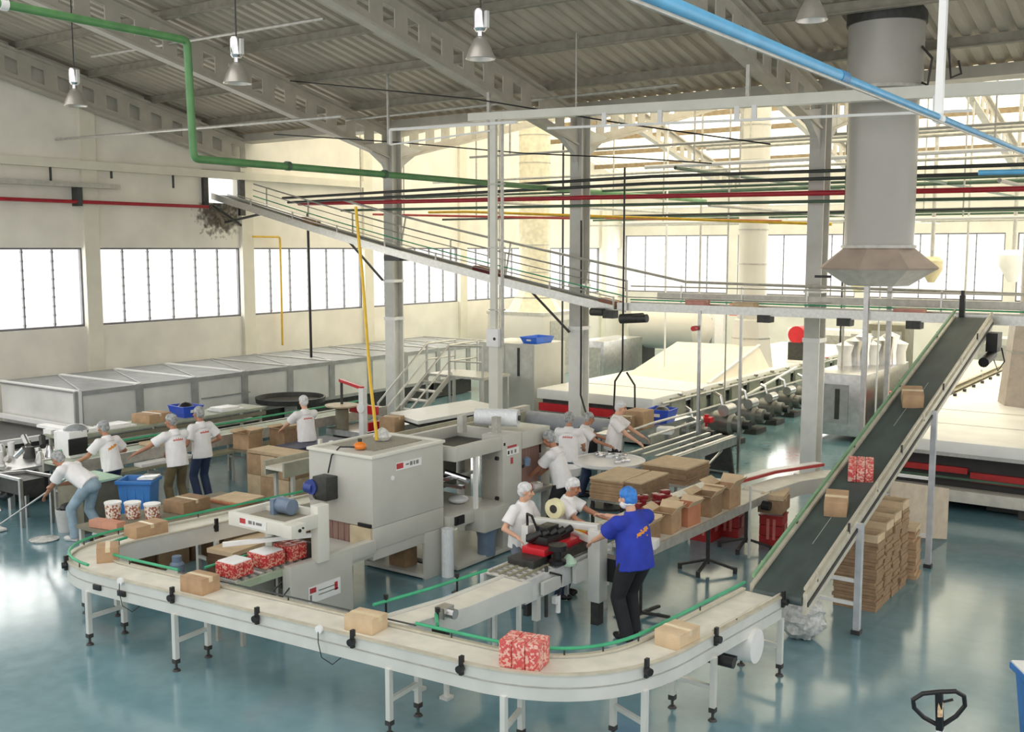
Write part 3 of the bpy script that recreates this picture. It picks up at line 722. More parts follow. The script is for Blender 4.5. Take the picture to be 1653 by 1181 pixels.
MB().box(-10.0, 10.43, 0, -9.95, 10.82, .64).build('leg_panel', MGREY, t, bevel=.006)
MB().box(-9.95, 10.4, .03, -8.9, 10.8, .07).build('skid', MGREY, t, smooth=0)
MB().box(-9.6, 10.5, .07, -9.3, 10.75, .32).build('counterweight', CARDD, t, bevel=.01)
for (x0, x1) in ((-9.99, -9.82), (-9.12, -8.9)): MB().box(x0, 9.405, .93, x1, 9.43, .97).build('curtain_clamp', BLACK, t, smooth=0)
mt = MB().box(-9.72, 9.22, 1.22, -9.48, 9.43, 1.52).build('fan_motor_plate', MDARK, t, bevel=.01)
MB().cyl((-9.74, 9.2, 1.38), (-9.74, 9.34, 1.38), .1, 16).cyl((-9.86, 9.25, 1.36), (-9.72, 9.25, 1.36), .075, 14).build('fan_motor', MOTORB, mt)
MB().cyl((-9.7, 9.17, 1.26), (-9.7, 9.25, 1.26), .04, 10).build('gear_end', CHROME, mt)
plate(t, (-8.876, 9.86, 1.58), (0, 1, 0), (0, 0, 1), .5, .1, [(.01, .02, .13, .07, LOGO_RED), (.19, .045, .06, .02, LOGO_G), (.27, .03, .05, .05, LOGO_G), (.34, .03, .03, .05, LOGO_G), (.39, .03, .05, .05, LOGO_G)])
MB().cyl((-8.88, 9.8, 1.5), (-8.87, 9.8, 1.5), .03, 12).build('badge', WHITE, t)
o = MB().tube([(-10.6, 11.0, 4.98), (-10.3, 10.8, 4.0), (-9.85, 10.45, 2.6), (-9.52, 10.2, 1.95), (-9.52, 10.2, 1.86)], .022, 8).build('yellow_cable', YELP, origin=(-10.6, 11, 4.98))
tag(o, 'yellow power cable dropping from the overhead pipe to the big grey box', 'cable')
tp = thing('power_plug', 'orange plug lying on top of the big grey-beige box', 'plug', (-9.36, 9.72, 1.84))
MB().lathe((-9.36, 9.72, 1.84), [(.0, 0), (.07, .0), (.085, .03), (.075, .06), (.03, .09), (.0, .09)], 16).build('plug_body', ORANGE, tp)
MB().cyl((-9.36, 9.72, 1.92), (-9.36, 9.72, 1.97), .028, 10).build('plug_cap', MDARK, tp)
MB().tube([(-9.38, 9.64, 1.87), (-9.5, 9.5, 1.88), (-9.55, 9.4, 1.78), (-9.6, 9.38, 1.55)], .011, 6).build('cord', BLACK, tp)
o = MB().lathe((-9.55, 10.35, 1.84), [(0, 0), (.1, .0), (.13, .05), (.08, .12), (.03, .16), (0, .17)], 9).build('crumpled_rag', BAGP, origin=(-9.55, 10.35, 1.84))
tag(o, 'crumpled pale rag on the rear edge of the big grey box', 'rag')
t = thing('sealing_arch', 'cream film sealing arch with cabinet in front of the big grey-beige box', 'machine', (-9.2, 8.6, 0))
MB().box(-9.75, 8.0, 0, -9.62, 9.0, .62).build('side_cabinet', MGREY, t, bevel=.01)
MB().box(-8.98, 8.02, 0, -8.84, 9.02, .74).build('base_cabinet', MGREY, t, bevel=.01)
MB().box(-8.965, 8.03, .61, -8.85, 9.45, .78).box(-9.7, 8.9, .55, -8.9, 9.45, .68).build('bed_frame', MGREY, t, bevel=.01)
MB().box(-8.92, 8.42, .74, -8.8, 8.6, 1.42).build('arch_post', MCREAM, t, bevel=.008)
MB().box(-9.72, 8.42, .6, -9.6, 8.6, 1.3).build('arch_post', MCREAM, t, bevel=.008)
tr = MB().box(-9.75, 7.9, 1.17, -8.8, 7.96, 1.33).box(-9.75, 7.9, 1.17, -9.69, 8.6, 1.33).box(-8.86, 7.9, 1.17, -8.8, 8.42, 1.33).box(-9.75, 8.54, 1.2, -8.8, 8.6, 1.33).build('head_frame', MCREAM, t, bevel=.008)
MB().box(-9.7, 7.95, 1.22, -8.85, 8.55, 1.25).build('head_tray', pbr('tray_inside', (156, 150, 134), .5), tr, smooth=0)
MB().box(-8.82, 7.88, 1.17, -8.66, 8.1, 1.32).build('control_box', MCREAM, t, bevel=.008)
MB().cyl((-8.658, 8.0, 1.25), (-8.645, 8.0, 1.25), .02, 10).cyl((-8.658, 8.05, 1.27), (-8.645, 8.05, 1.27), .012, 8).build('control_knob', BLACK, t)
mt = MB().cyl((-9.45, 8.4, 1.36), (-9.2, 8.4, 1.36), .095, 16).box(-9.48, 8.3, 1.25, -9.42, 8.5, 1.44).build('lift_motor', MOTORG, t)
plate(t, (-9.55, 7.896, 1.2), (1, 0, 0), (0, 0, 1), .46, .1, [(.01, .03, .1, .06, LOGO_RED), (.16, .04, .06, .04, LOGO_G), (.24, .04, .03, .04, LOGO_G), (.29, .045, .1, .03, LOGO_G)])
MB().bar((-9.62, 7.7, 1.0), (-8.92, 8.45, 1.06), .05, .05).build('seal_bar', WHITE, t, smooth=0)
plate(t, (-8.836, 8.28, .28), (0, 1, 0), (0, 0, 1), .52, .2, [(.02, .12, .1, .06, LOGO_RED), (.16, .12, .28, .012, LOGO_G), (.16, .07, .32, .012, LOGO_G), (.42, .06, .05, .1, LOGO_RED), (.02, .02, .03, .08, LOGO_G)])
MB().box(-9.6, 8.45, .3, -8.98, 8.5, .95).build('dark_backing', MDARK, t, smooth=0)
cb = [(-8.95, 8.2, .72), (-9.05, 7.95, .5), (-9.0, 7.85, .4), (-8.9, 7.9, .42), (-8.85, 8.1, .62)]
MB().tube(cb, .009, 6).build('loop_cable', BLACK, t)
rb = thing('roller_bed', 'short greenish roller bed carrying red packs from the sealing arch to the belt', 'conveyor', (-9.2, 7.75, 0))
MB().box(-9.4, 7.25, .66, -9.36, 8.4, .74).box(-9.02, 7.25, .66, -8.98, 8.4, .74).build('frame', pbr('pale_green_frame', (164, 178, 152), .5), rb, smooth=0)
for k in range(10): MB().cyl((-9.37, 7.3 + k * .115, .74), (-9.01, 7.3 + k * .115, .74), .03, 10).build('roller', GALV, rb)
MB().tube([(-9.44, 7.3, .86), (-9.44, 8.4, .86)], .015, 6).build('guide_rail', GREENR, rb)
for (x, y) in ((-9.37, 7.4), (-9.01, 7.45), (-9.37, 8.3), (-9.01, 8.3)): MB().box(x - .02, y - .02, 0, x + .02, y + .02, .67).build('leg', GALV, rb, smooth=0)
redpack('red pack with white film top at the outlet of the roller bed, nearest the belt', (-9.2, 7.52, .77), (.3, .3, .17), .05)
redpack('red pack in the middle of the three under the sealing arch', (-9.2, 7.98, .77), (.3, .32, .17), .02)
redpack('red pack furthest under the sealing arch', (-9.18, 8.34, .77), (.3, .3, .19), -.02, white=False)
# gear motor and junk between the arms of the U
gm = thing('gear_motor', 'grey-blue gear motor standing low beside the left arm of the white belt', 'motor', (-10.75, 7.9, 0))
MB().lathe((-10.75, 7.9, .3), [(.0, 0), (.09, 0), (.09, .22), (.06, .25), (.06, .32), (0, .32)], 16).build('motor_body', MOTORG, gm)
MB().cyl((-10.75, 7.78, .42), (-10.55, 7.78, .42), .07, 14).build('gearbox', MGREY, gm)
MB().box(-10.85, 7.8, 0, -10.65, 8.0, .3).build('motor_stand', MDARK, gm, smooth=0)
o = cardstack('pile of flattened brown cartons under the left arm of the white belt', (-10.72, 9.4, 0), (.45, 1.9, .58), 10, .1, CARDIN)
for i, (x, y) in enumerate([(-10.25, 8.3), (-10.2, 9.6)]):
    wp = thing('wooden_pallet', 'added dark wooden pallet on the floor between the arms of the U belt, %s one' % ('nearer', 'farther')[i], 'pallet', (x, y, 0), 0, 'added pallets between the arms of the U belt')  # dark pallets added to darken the floor between the arms
    for k in range(6): MB().box(-.3, -.5 + k * .17, .1, .3, -.38 + k * .17, .125).build('deck_board', CARDIN, smooth=0, **local(wp))
    for k in (-.27, 0, .27): MB().box(k - .035, -.5, 0, k + .035, .5, .1).build('runner', MDARK, smooth=0, **local(wp))
o = MB().box(-10.55, 8.55, .0, -10.2, 8.75, .42).build('dark_crate', CARDIN, origin=(-10.4, 8.65, 0), bevel=.01); tag(o, 'dark brown crate on the floor between the arms of the U belt', 'crate')
fr = thing('floor_frame', 'dark wooden skid frame on the floor behind the sealing arch', 'frame', (-10.1, 8.9, 0))
for y in (8.6, 9.3): MB().box(-10.5 + .4, y - .04, .02, -9.8, y + .04, .5).build('beam', CARDD, fr, smooth=0)
MB().box(-10.1, 8.55, .44, -9.8, 9.35, .5).build('slat', CARDIN, fr, smooth=0)

# ------------------------------------------------------------------ L-sealer with film roll
t = thing('sleeve_wrapper', 'tall grey wrapping machine with open front and film roll on top', 'machine', (-9.3, 12.0, 0))
MB().box(-9.15, 12.03, .06, -8.77, 12.5, 1.72).build('control_cabinet', MGREY, t, bevel=.01)
MB().box(-9.95, 12.45, .06, -9.8, 12.6, 1.7).build('rear_post', MGREY, t, smooth=0)
MB().box(-9.98, 10.95, 1.52, -8.78, 11.02, 1.72).box(-8.86, 10.95, 1.52, -8.78, 12.05, 1.72).box(-9.98, 10.95, 1.52, -9.9, 12.5, 1.72).box(-9.98, 12.42, 1.52, -9.1, 12.5, 1.72).build('head_frame', MGREY, t, bevel=.01)
MB().box(-9.9, 11.02, 1.53, -8.86, 12.4, 1.56).build('head_tray', MDARK, t, smooth=0)
MB().box(-8.84, 11.42, .78, -8.79, 11.47, 1.53).build('door_post', WHITE, t, smooth=0)
MB().box(-9.95, 11.05, .8, -9.92, 12.4, 1.52).build('back_panel', pbr('dark_grey_green_panel', (112, 118, 108), .5), t, smooth=0)  # back panel in a dark grey-green
MB().box(-8.85, 11.5, .82, -8.84, 12.0, 1.5).build('guard_window', GLASS, t, smooth=0)
MB().box(-9.95, 10.85, .6, -8.8, 12.0, .78).build('bed', MGREY, t, bevel=.01)
MB().box(-8.8, 10.95, .64, -8.78, 11.15, .76).box(-8.79, 11.0, .66, -8.77, 11.08, .74).build('switch', BLACK, t, smooth=0)
MB().box(-8.95, 11.4, .46, -8.62, 11.98, .78).build('drive_box', MGREY, t, bevel=.012)
MB().lathe((-8.82, 11.7, .06), [(.13, 0), (.13, .25), (.16, .4)], 16).build('dust_pot', MOTORG, t)
MB().box(-9.95, 10.95, .02, -8.75, 12.55, .08).build('base_plate', MGREY, t, bevel=.006)
MB().cyl((-8.8, 11.75, .0), (-8.8, 11.75, .12), .05, 12).build('castor', MDARK, t)
sj = MB().cyl((-9.6, 11.2, 1.38), (-9.6, 11.75, 1.38), .06, 12).cyl((-9.3, 11.35, 1.25), (-9.05, 11.6, 1.12), .05, 12).box(-9.6, 11.3, 1.06, -8.95, 11.38, 1.11).box(-9.35, 11.1, 1.15, -9.2, 11.9, 1.2)
sj.build('sealing_jaw', CHROME, t)
MB().sph((-9.2, 11.55, .84), .12, 12, 8, sc=(1.2, 1.3, .5)).build('bagged_product', FILM, t)
MB().box(-9.1, 12.2, 1.72, -9.0, 12.3, 1.95).box(-9.5, 11.9, 1.72, -9.4, 12.0, 1.98).build('roll_bracket', GALV, t, smooth=0)
for (y, z) in ((12.03, 1.6), (12.03, .4), (12.5, 1.2)):
    MB().box(-8.775, y + .02, z - .02, -8.76, y + .05, z + .02).build('hinge', BLACK, t, smooth=0)
for (y, z) in ((11.9, 1.42), (11.9, .84)): MB().cyl((-8.8, y, z), (-8.76, y, z), .03, 10).build('door_knob', BLACK, t)
plate(t, (-9.72, 10.946, 1.6), (1, 0, 0), (0, 0, 1), .56, .08, [(.01, .02, .15, .05, LOGO_RED), (.2, .03, .08, .03, LOGO_G), (.32, .03, .1, .03, LOGO_G), (.46, .03, .06, .03, LOGO_G)])
plate(t, (-8.766, 12.12, 1.42), (0, 1, 0), (0, 0, 1), .3, .1, [(.02, .02, .04, .05, BLACK), (.1, .02, .04, .05, LOGO_G), (.19, .02, .04, .05, LOGO_G), (.02, .11, .22, .03, LOGO_RED), (.1, -.13, .05, .09, LOGO_RED)])
redpack('red pack standing inside the open front of the grey wrapping machine', (-9.35, 11.02, .78), (.2, .16, .2), .3, mat=REDPK2, white=False)
fr = thing('film_roll', 'large clear film roll lying across the top of the grey wrapping machine', 'roll', (-9.14, 12.45, 1.86))
MB().cyl((-9.5, 12.35, 1.9), (-8.9, 12.6, 1.9), .13, 28).build('film', FILM, fr)
MB().cyl((-9.53, 12.337, 1.9), (-8.87, 12.613, 1.9), .04, 14).build('core', MDARK, fr)
o = MB().lathe((-8.75, 10.74, 0), [(0, 0), (.085, 0), (.085, .66), (.04, .66), (.04, .6), (0, .6)], 20).build('film_roll', FILM, origin=(-8.75, 10.74, 0))
tag(o, 'white film roll standing upright on the floor against the grey-beige box', 'roll')
ex = thing('outfeed_cabinet', 'grey cabinet with brown panel just behind the wrapping machine', 'machine', (-9.1, 12.9, 0))
MB().box(-9.35, 12.55, 1.45, -8.8, 13.3, 1.7).box(-8.9, 13.2, .1, -8.8, 13.3, 1.45).build('frame', MGREY, ex, bevel=.008)
MB().box(-9.3, 12.6, .85, -8.92, 13.18, 1.45).build('panel', CURT, ex, smooth=0)
MB().box(-9.4, 12.55, .75, -8.7, 13.3, .8).box(-9.35, 12.6, .1, -9.25, 13.2, .75).build('outfeed_table', GALV, ex, smooth=0)
redpack('small red pack on the outfeed table behind the wrapping machine', (-8.82, 12.7, .8), (.16, .14, .1), .1, white=False)
o = MB().box(-8.98, 12.85, .8, -8.76, 13.05, .86).build('paper_pad', WHITE, origin=(-8.87, 12.95, .8), bevel=.004); tag(o, 'white paper pad on the outfeed table beside the small red pack', 'paper')
o = MB().lathe((-8.76, 12.62, 1.2), [(.0, 0), (.05, .0), (.06, .1), (.02, .13), (0, .13)], 12).build('cloth_bundle', MOTORG, origin=(-8.76, 12.62, 1.2))
tag(o, 'small pale blue cloth hanging at the edge of the wrapping machine cabinet', 'cloth')

# rear pack conveyor: its long rail runs behind the two grey machines
t = thing('pack_conveyor', 'narrow beige conveyor running behind the grey machines', 'conveyor', (-12.9, 14.5, 0))
MB().box(-13.1, 11.4, .82, -12.7, 18.2, .87).build('belt', BELTW, t, smooth=0)
for x in (-13.14, -12.7): MB().box(x, 11.4, .72, x + .04, 18.2, .96).build('side_rail', pbr('olive_grey_rail', (168, 166, 148), .5), t, smooth=0)
for y in (11.6, 13.6, 15.6, 17.9):
    for x in (-13.1, -12.7): MB().box(x - .02, y - .02, 0, x + .04, y + .03, .73).build('leg', MGREY, t, smooth=0)
mx = thing('guide_mast', 'pair of pale guide posts with black clamps left of the big grey box', 'stand', (-10.95, 10.75, 0))
for x in (-11.15, -10.92):
    MB().box(x - .025, 10.72, 0, x + .025, 10.77, 1.62).build('post', MCREAM, mx, smooth=0)
    MB().box(x - .03, 10.69, 1.0, x + .03, 10.72, 1.5).build('scale_strip', CARDD, mx, smooth=0)
    MB().cyl((x - .06, 10.7, 1.02), (x + .06, 10.7, 1.02), .05, 10).build('clamp', BLACK, mx)
MB().box(-11.3, 10.68, .9, -10.75, 10.74, .95).cyl((-11.3, 10.7, .93), (-11.45, 10.7, .93), .02, 8).build('cross_bar', CHROME, mx)

# ------------------------------------------------------------------ carton taping machine in the middle
t = thing('carton_taper', 'pale grey carton taping machine with red head between the workers', 'machine', (-6.65, 10.0, 0))
MB().box(-6.95, 9.1, .55, -6.9, 11.0, .8).box(-6.38, 9.1, .55, -6.33, 11.0, .8).box(-6.95, 9.1, .55, -6.33, 9.14, .7).build('bed_frame', pbr('taper_grey', (206, 208, 206), .4), t, smooth=0)
for k in range(6): MB().cyl((-6.9, 9.16 + k * .11, .79), (-6.38, 9.16 + k * .11, .79), .026, 10).build('roller', GALV, t)
for k in range(4): MB().box(-6.86 + k * .13, 9.14, .815, -6.83 + k * .13, 9.75, .825).build('slide_strip', pbr('olive_strip', (150, 146, 118), .5), t, smooth=0)
MB().box(-6.88, 9.78, .78, -6.4, 11.0, .82).build('bed_plate', STAIN, t, smooth=0)
MB().box(-6.88, 9.8, .82, -6.82, 10.9, .92).box(-6.46, 9.8, .82, -6.4, 10.9, .92).build('side_belt', MDARK, t, smooth=0)
for (x, y) in ((-6.92, 9.25), (-6.36, 9.35), (-6.92, 10.85), (-6.36, 10.85)):
    MB().box(x - .035, y - .035, .3, x + .035, y + .035, .6).build('leg_sleeve', PANELW, t, smooth=0)
    MB().box(x - .022, y - .022, 0, x + .022, y + .022, .32).build('leg', STAIN, t, smooth=0)
MB().box(-7.06, 10.05, .45, -6.96, 10.2, 1.12).build('mast', PANELW, t, bevel=.008)
MB().box(-7.04, 10.07, 0, -6.98, 10.17, .45).build('mast_foot', MDARK, t, smooth=0)
MB().box(-6.26, 10.27, .28, -6.1, 10.45, 1.14).build('mast', PANELW, t, bevel=.008)
MB().box(-6.23, 10.3, 0, -6.13, 10.42, .28).build('mast_foot', MDARK, t, smooth=0)
MB().bar((-7.02, 10.3, 1.13), (-6.16, 10.36, 1.16), .09, .08).bar((-6.18, 10.3, 1.0), (-6.95, 10.7, .98), .08, .06).build('cross_arm', PANELW, t, bevel=.01)
MB().box(-6.82, 9.72, .9, -6.5, 10.0, .98).box(-6.82, 10.0, .9, -6.46, 10.65, .99).build('head_tray', REDM, t, bevel=.01)
hm = MB().box(-6.85, 9.85, .99, -6.55, 10.35, 1.08).box(-6.78, 9.95, 1.08, -6.62, 10.2, 1.17)
for k in range(5): hm.cyl((-6.8 + k * .05, 9.82 + k * .08, 1.03), (-6.66 + k * .04, 9.9 + k * .1, 1.12), .045, 10)
hm.build('taping_head', BLACK, t, bevel=.006)
MB().lathe((-6.36, 9.78, .84), [(.0, 0), (.1, 0), (.1, .04), (.05, .06), (.05, .14), (.11, .16), (.11, .22), (0, .22)], 16).build('belt_drive', BLACK, t)
MB().box(-6.86, 9.5, .82, -6.5, 9.78, .9).build('side_block', MDARK, t, bevel=.008)
MB().cyl((-6.36, 9.55, .28), (-6.36, 9.55, .86), .022, 8).build('crank_post', MDARK, t)
MB().box(-6.33, 9.62, .42, -6.28, 9.72, .5).cyl((-6.3, 9.7, .3), (-6.3, 9.7, .5), .03, 8).build('air_regulator', WHITE, t)
MB().tube([(-6.31, 9.55, .8), (-6.26, 9.7, .74), (-6.28, 9.72, .55), (-6.3, 9.66, .45)], .014, 6).build('hose', BLACK, t)
MB().tube([(-7.0, 10.1, 1.1), (-6.9, 9.95, 1.3), (-6.8, 9.9, 1.3), (-6.75, 9.95, 1.12)], .016, 6).build('hose', BLACK, t)
MB().box(-6.3, 9.35, .6, -6.26, 9.75, .74).box(-6.3, 10.0, .56, -6.25, 10.8, .78).build('side_cover', PANELW, t, smooth=0)
MB().box(-6.24, 10.45, .5, -5.98, 10.62, .78).cyl((-6.05, 10.55, .62), (-5.9, 10.55, .62), .1, 14).build('side_motor', BLACK, t)
tr = thing('tape_roll', 'roll of pale yellow packing tape mounted high between the two women', 'tape', (-6.95, 10.62, 1.1))
MB().lathe((-6.95, 10.62, 1.22), [(.05, -.035), (.125, -.035), (.125, .035), (.05, .035), (.05, -.035)], 24, 'y').build('tape', pbr('pale_yellow_tape', (242, 236, 190), .35), tr)
MB().lathe((-6.95, 10.62, 1.22), [(.03, -.04), (.052, -.04), (.052, .04), (.03, .04)], 16, 'y').bar((-6.95, 10.66, 1.22), (-6.95, 10.66, 1.0), .03, .03).build('tape_core', MDARK, tr)
o = MB().box(-6.46, 10.5, .82, -6.3, 10.62, .84).box(-6.7, 10.6, .99, -6.52, 10.72, 1.03).build('yellow_strip', YELP, origin=(-6.6, 10.6, .82), smooth=0); tag(o, 'yellow strip lying on the taping machine under its cross arm', 'strip')
o = MB().lathe((-6.32, 9.95, .79), [(0, 0), (.09, .0), (.1, .03), (.06, .08), (.02, .12), (0, .12)], 8).build('cloth_bundle', MINT, origin=(-6.32, 9.95, .79)); tag(o, 'pale green cloth draped on the side of the taping machine', 'cloth')
ft = thing('foot_stool', 'low dark metal stool foot on the floor between taping machine and blue-shirted worker', 'stool', (-5.95, 10.9, 0))
MB().bar((-6.2, 10.8, .06), (-5.5, 10.9, .06), .04, .03).bar((-5.9, 10.6, .05), (-5.8, 11.2, .05), .04, .03).build('foot_bar', MDARK, ft, smooth=0)
MB().cyl((-5.87, 10.86, .06), (-5.87, 10.86, .6), .02, 8).build('stem', MDARK, ft)

# ------------------------------------------------------------------ packing belt with open cartons
t = thing('packing_belt', 'narrow packing belt on splayed feet carrying open cartons right of the women', 'conveyor', (-6.0, 12.8, 0))
pb = [(-6.1, 10.95, 0), (-6.05, 12.4, 0), (-6.02, 14.6, 0)]
MB().sweep(pb, [(-.22, .8), (-.22, .76), (.22, .76), (.22, .8)]).build('belt', BELTW, t)
for o_ in (-.25, .22): MB().sweep(pb, side(o_, .7, .82, .03)).build('side_rail', GALV, t)
MB().sweep([(-6.62, 11.2, 0), (-6.55, 14.5, 0)], [(-.1, .95), (-.1, .91), (.1, .91), (.1, .95)]).build('upper_shelf', GALV, t)
for y in (11.6, 13.8): MB().box(-6.58, y, .3, -6.54, y + .04, .92).build('shelf_post', GALV, t, smooth=0)
for y in (13.0, 14.3):
    MB().cyl((-6.0, y, .1), (-6.0, y, .72), .028, 8).build('leg', MDARK, t)
    for d in ((-.36, -.12), (.36, .1), (.02, -.34)):
        MB().bar((-6.0, y, .16), (-6.0 + d[0], y + d[1], .06), .04, .03).cyl((-6.0 + d[0], y + d[1], 0), (-6.0 + d[0], y + d[1], .08), .03, 10).build('splayed_foot', MDARK, t)
MB().cyl((-5.78, 14.35, .68), (-5.66, 14.35, .68), .07, 12).build('drive_motor', BLACK, t)
MB().cyl((-5.78, 13.9, .0), (-5.78, 13.9, 1.05), .02, 8).build('stop_post', PANELW, t)
t = thing('outfeed_belt', 'white belts running on from the packing belt toward the inclined belt', 'conveyor', (-5.6, 15.5, 0))
MB().sweep([(-6.02, 14.65, 0), (-5.9, 15.6, 0), (-5.5, 16.5, 0), (-4.9, 16.9, 0)], [(-.2, .82), (-.2, .78), (.2, .78), (.2, .82)]).build('belt', BELTW, t)
MB().sweep([(-6.45, 14.3, 0), (-6.25, 15.7, 0), (-5.8, 16.8, 0)], [(-.1, .9), (-.1, .86), (.1, .86), (.1, .9)]).build('side_belt', WHITE, t)
MB().sweep([(-6.3, 14.7, 0), (-6.12, 15.7, 0), (-5.7, 16.7, 0)], [(-.02, .915), (-.02, .87), (.02, .87), (.02, .915)]).build('red_rail', CRATE, t)
MB().sweep([(-5.78, 14.7, 0), (-5.66, 15.5, 0), (-5.35, 16.2, 0), (-4.8, 16.62, 0)], side(-.02, .62, .84, .03)).build('side_rail', MGREY, t)
for (x, y) in ((-5.8, 15.3), (-5.35, 16.3)):
    MB().cyl((x, y, .05), (x, y, .75), .03, 8).build('leg', BLACK, t)
    MB().bar((x - .3, y, .08), (x + .3, y, .08), .05, .04).build('splayed_foot', BLACK, t, smooth=0)
opencarton('open brown carton on the packing belt nearest the blue-shirted worker', (-6.12, 11.35, .8), (.3, .38, .22), .05, CARDD, 'open cartons on the packing belt')
opencarton('open carton on the packing belt, second beyond the blue-shirted worker', (-6.08, 11.88, .8), (.3, .34, .26), .1, CARD, 'open cartons on the packing belt', .12)
opencarton('open carton on the packing belt with reddish side, third beyond the blue-shirted worker', (-6.05, 12.35, .8), (.3, .34, .26), -.05, pbr('reddish_cardboard', (196, 132, 98), .8), 'open cartons on the packing belt', .1)
opencarton('open carton on the packing belt, fourth beyond the blue-shirted worker', (-6.04, 13.0, .8), (.3, .4, .27), .06, CARDD, 'open cartons on the packing belt', .12)
opencarton('open carton with raised flaps, last one on the packing belt', (-6.02, 13.55, .8), (.32, .38, .29), .0, CARD, 'open cartons on the packing belt', .16)
carton('small white box on the packing belt behind the blue-shirted worker', (-5.86, 11.1, .8), (.14, .2, .1), .2, WHITE, tape=False)
for k, (x, y, lab) in enumerate([(-6.6, 12.2, 'dark red product packs heaped on the shelf beside the blue cap'), (-6.55, 12.6, 'dark red product packs heaped at the far end of the shelf')]):
    hp = thing('product_heap', lab, 'packs', (x, y, .95))
    for q in range(8):
        MB().cb((x + random.uniform(-.1, .1), y + random.uniform(-.18, .18), .98 + .05 * (q % 3)), (.13, .09, .06), Matrix.Rotation(random.uniform(0, 3), 3, 'Z')).build('packet', pbr('dark_red_wrap', (130, 34, 38), .3), hp, bevel=.012)
# red crates on the floor with a carton stack
def crate(label, x, y, h, rot=0):
    t = thing('plastic_crate', label, 'crate', (x, y, 0), rot, 'red plastic crates under the packing belt')
    b = MB()
    for k in range(int(h / .16)):
        z = k * .16; w_ = .17
        b.box(-w_, -w_, z, w_, -w_ + .015, z + .15).box(-w_, w_ - .015, z, w_, w_, z + .15).box(-w_, -w_, z, -w_ + .015, w_, z + .15).box(w_ - .015, -w_, z, w_, w_, z + .15).box(-w_, -w_, z, w_, w_, z + .02)
        b.box(-w_ - .012, -w_ - .012, z + .13, w_ + .012, w_ + .012, z + .15) if k == int(h / .16) - 1 else None
    b.build('crate_body', CRATE, **local(t), smooth=0)
    for sx in (-1, 1):
        MB().box(sx * .175, -.05, h * .3, sx * .182, .05, h * .62).build('handle_slot', pbr('pale_red_slot', (206, 120, 112), .5), **local(t), smooth=0)
    MB().box(-.06, -.18, h * .2, -.02, -.172, h * .8).box(.03, -.18, h * .2, .07, -.172, h * .8).build('rib', pbr('pale_red_slot', (206, 120, 112), .5), **local(t), smooth=0)
crate('stack of red crates under the packing belt, left one of the two close together', -6.72, 14.45, .5)
crate('stack of red crates under the packing belt, right one of the two close together', -6.5, 14.9, .5, .1)
crate('tall red crate stack on the floor carrying brown cartons beside the inclined belt', -5.78, 14.8, .52, .15)
carton('brown carton lying on the tall red crate stack', (-5.78, 14.8, .52), (.36, .5, .2), .15, CARDD)
cardstack('two pale flattened cartons on top of the brown carton on the red crates', (-5.77, 14.8, .725), (.34, .55, .08), 3, .2, CARDL)
crate('red crate behind the inclined belt, furthest one along the floor', -4.9, 16.1, .66, .2)
carton('pale carton on the red crate behind the inclined belt', (-4.9, 16.1, .66), (.4, .4, .1), .3, CARDL)
# flattened carton tables
def cardtable(label, x, y, lx, ly):
    t = thing('card_table', label, 'table', (x, y, 0))
    MB().box(x - lx / 2, y - ly / 2, .58, x + lx / 2, y + ly / 2, .62).build('table_top', GALV, t, smooth=0)
    for sx in (-1, 1):
        for sy in (-1, 1): MB().box(x + sx * (lx / 2 - .05) - .02, y + sy * (ly / 2 - .05) - .02, 0, x + sx * (lx / 2 - .05) + .02, y + sy * (ly / 2 - .05) + .02, .58).build('leg', MDARK, t, smooth=0)
cardtable('low metal table under the big flattened carton stack behind the women', -7.75, 14.0, .95, 1.0)
cardstack('tall stack of flattened cartons on the table behind the women, left and larger one', (-7.92, 13.95, .62), (.55, .95, .33), 14, .05, CARD)
cardstack('narrow stack of flattened cartons tight beside the larger stack', (-7.48, 14.0, .62), (.28, .9, .33), 14, .02, CARDD)
cardtable('low metal table under the rear flattened carton stack', -7.75, 15.5, .9, .9)
cardstack('stack of flattened cartons on the rear table beside the round turntable', (-7.75, 15.5, .62), (.8, .85, .28), 10, .0, CARDD)
# ------------------------------------------------------------------ round packing table, roller tables
t = thing('round_table', 'round white turntable where the women in hairnets sort packs', 'table', (-8.92, 15.3, 0))
MB().lathe((-8.92, 15.3, .76), [(0, 0), (.6, 0), (.62, .02), (.62, .07), (.6, .07), (.59, .05), (0, .05)], 40).build('table_top', WHITE, t)
MB().cyl((-8.92, 15.3, 0), (-8.92, 15.3, .76), .08, 14).cyl((-8.92, 15.3, 0), (-8.92, 15.3, .04), .32, 20).build('pedestal', MDARK, t)
for k in range(22):
    a = random.uniform(-.6, 2.6); r_ = random.uniform(.2, .52)
    o = MB().cb((-8.92 + r_ * math.cos(a), 15.3 + r_ * math.sin(a), .835), (.12, .08, .05), Matrix.Rotation(random.uniform(0, 3), 3, 'Z')).build('foil_pouch', CHROME if k % 3 else FILM, origin=(-8.92 + r_ * math.cos(a), 15.3 + r_ * math.sin(a), .81), bevel=.015)
    tag(o, 'shiny foil pouch lying on the round white turntable', 'pouch', 'foil pouches on the round turntable')
o = MB().lathe((-9.55, 14.65, .62), [(0, 0), (.16, 0), (.2, .03), (.22, .16), (.2, .16), (.18, .05), (0, .03)], 20).build('round_tub', WHITE, origin=(-9.55, 14.65, .62)); o.location = (-9.28, 14.6, .62)
tag(o, 'round white tub on a stand at the left edge of the turntable', 'tub')
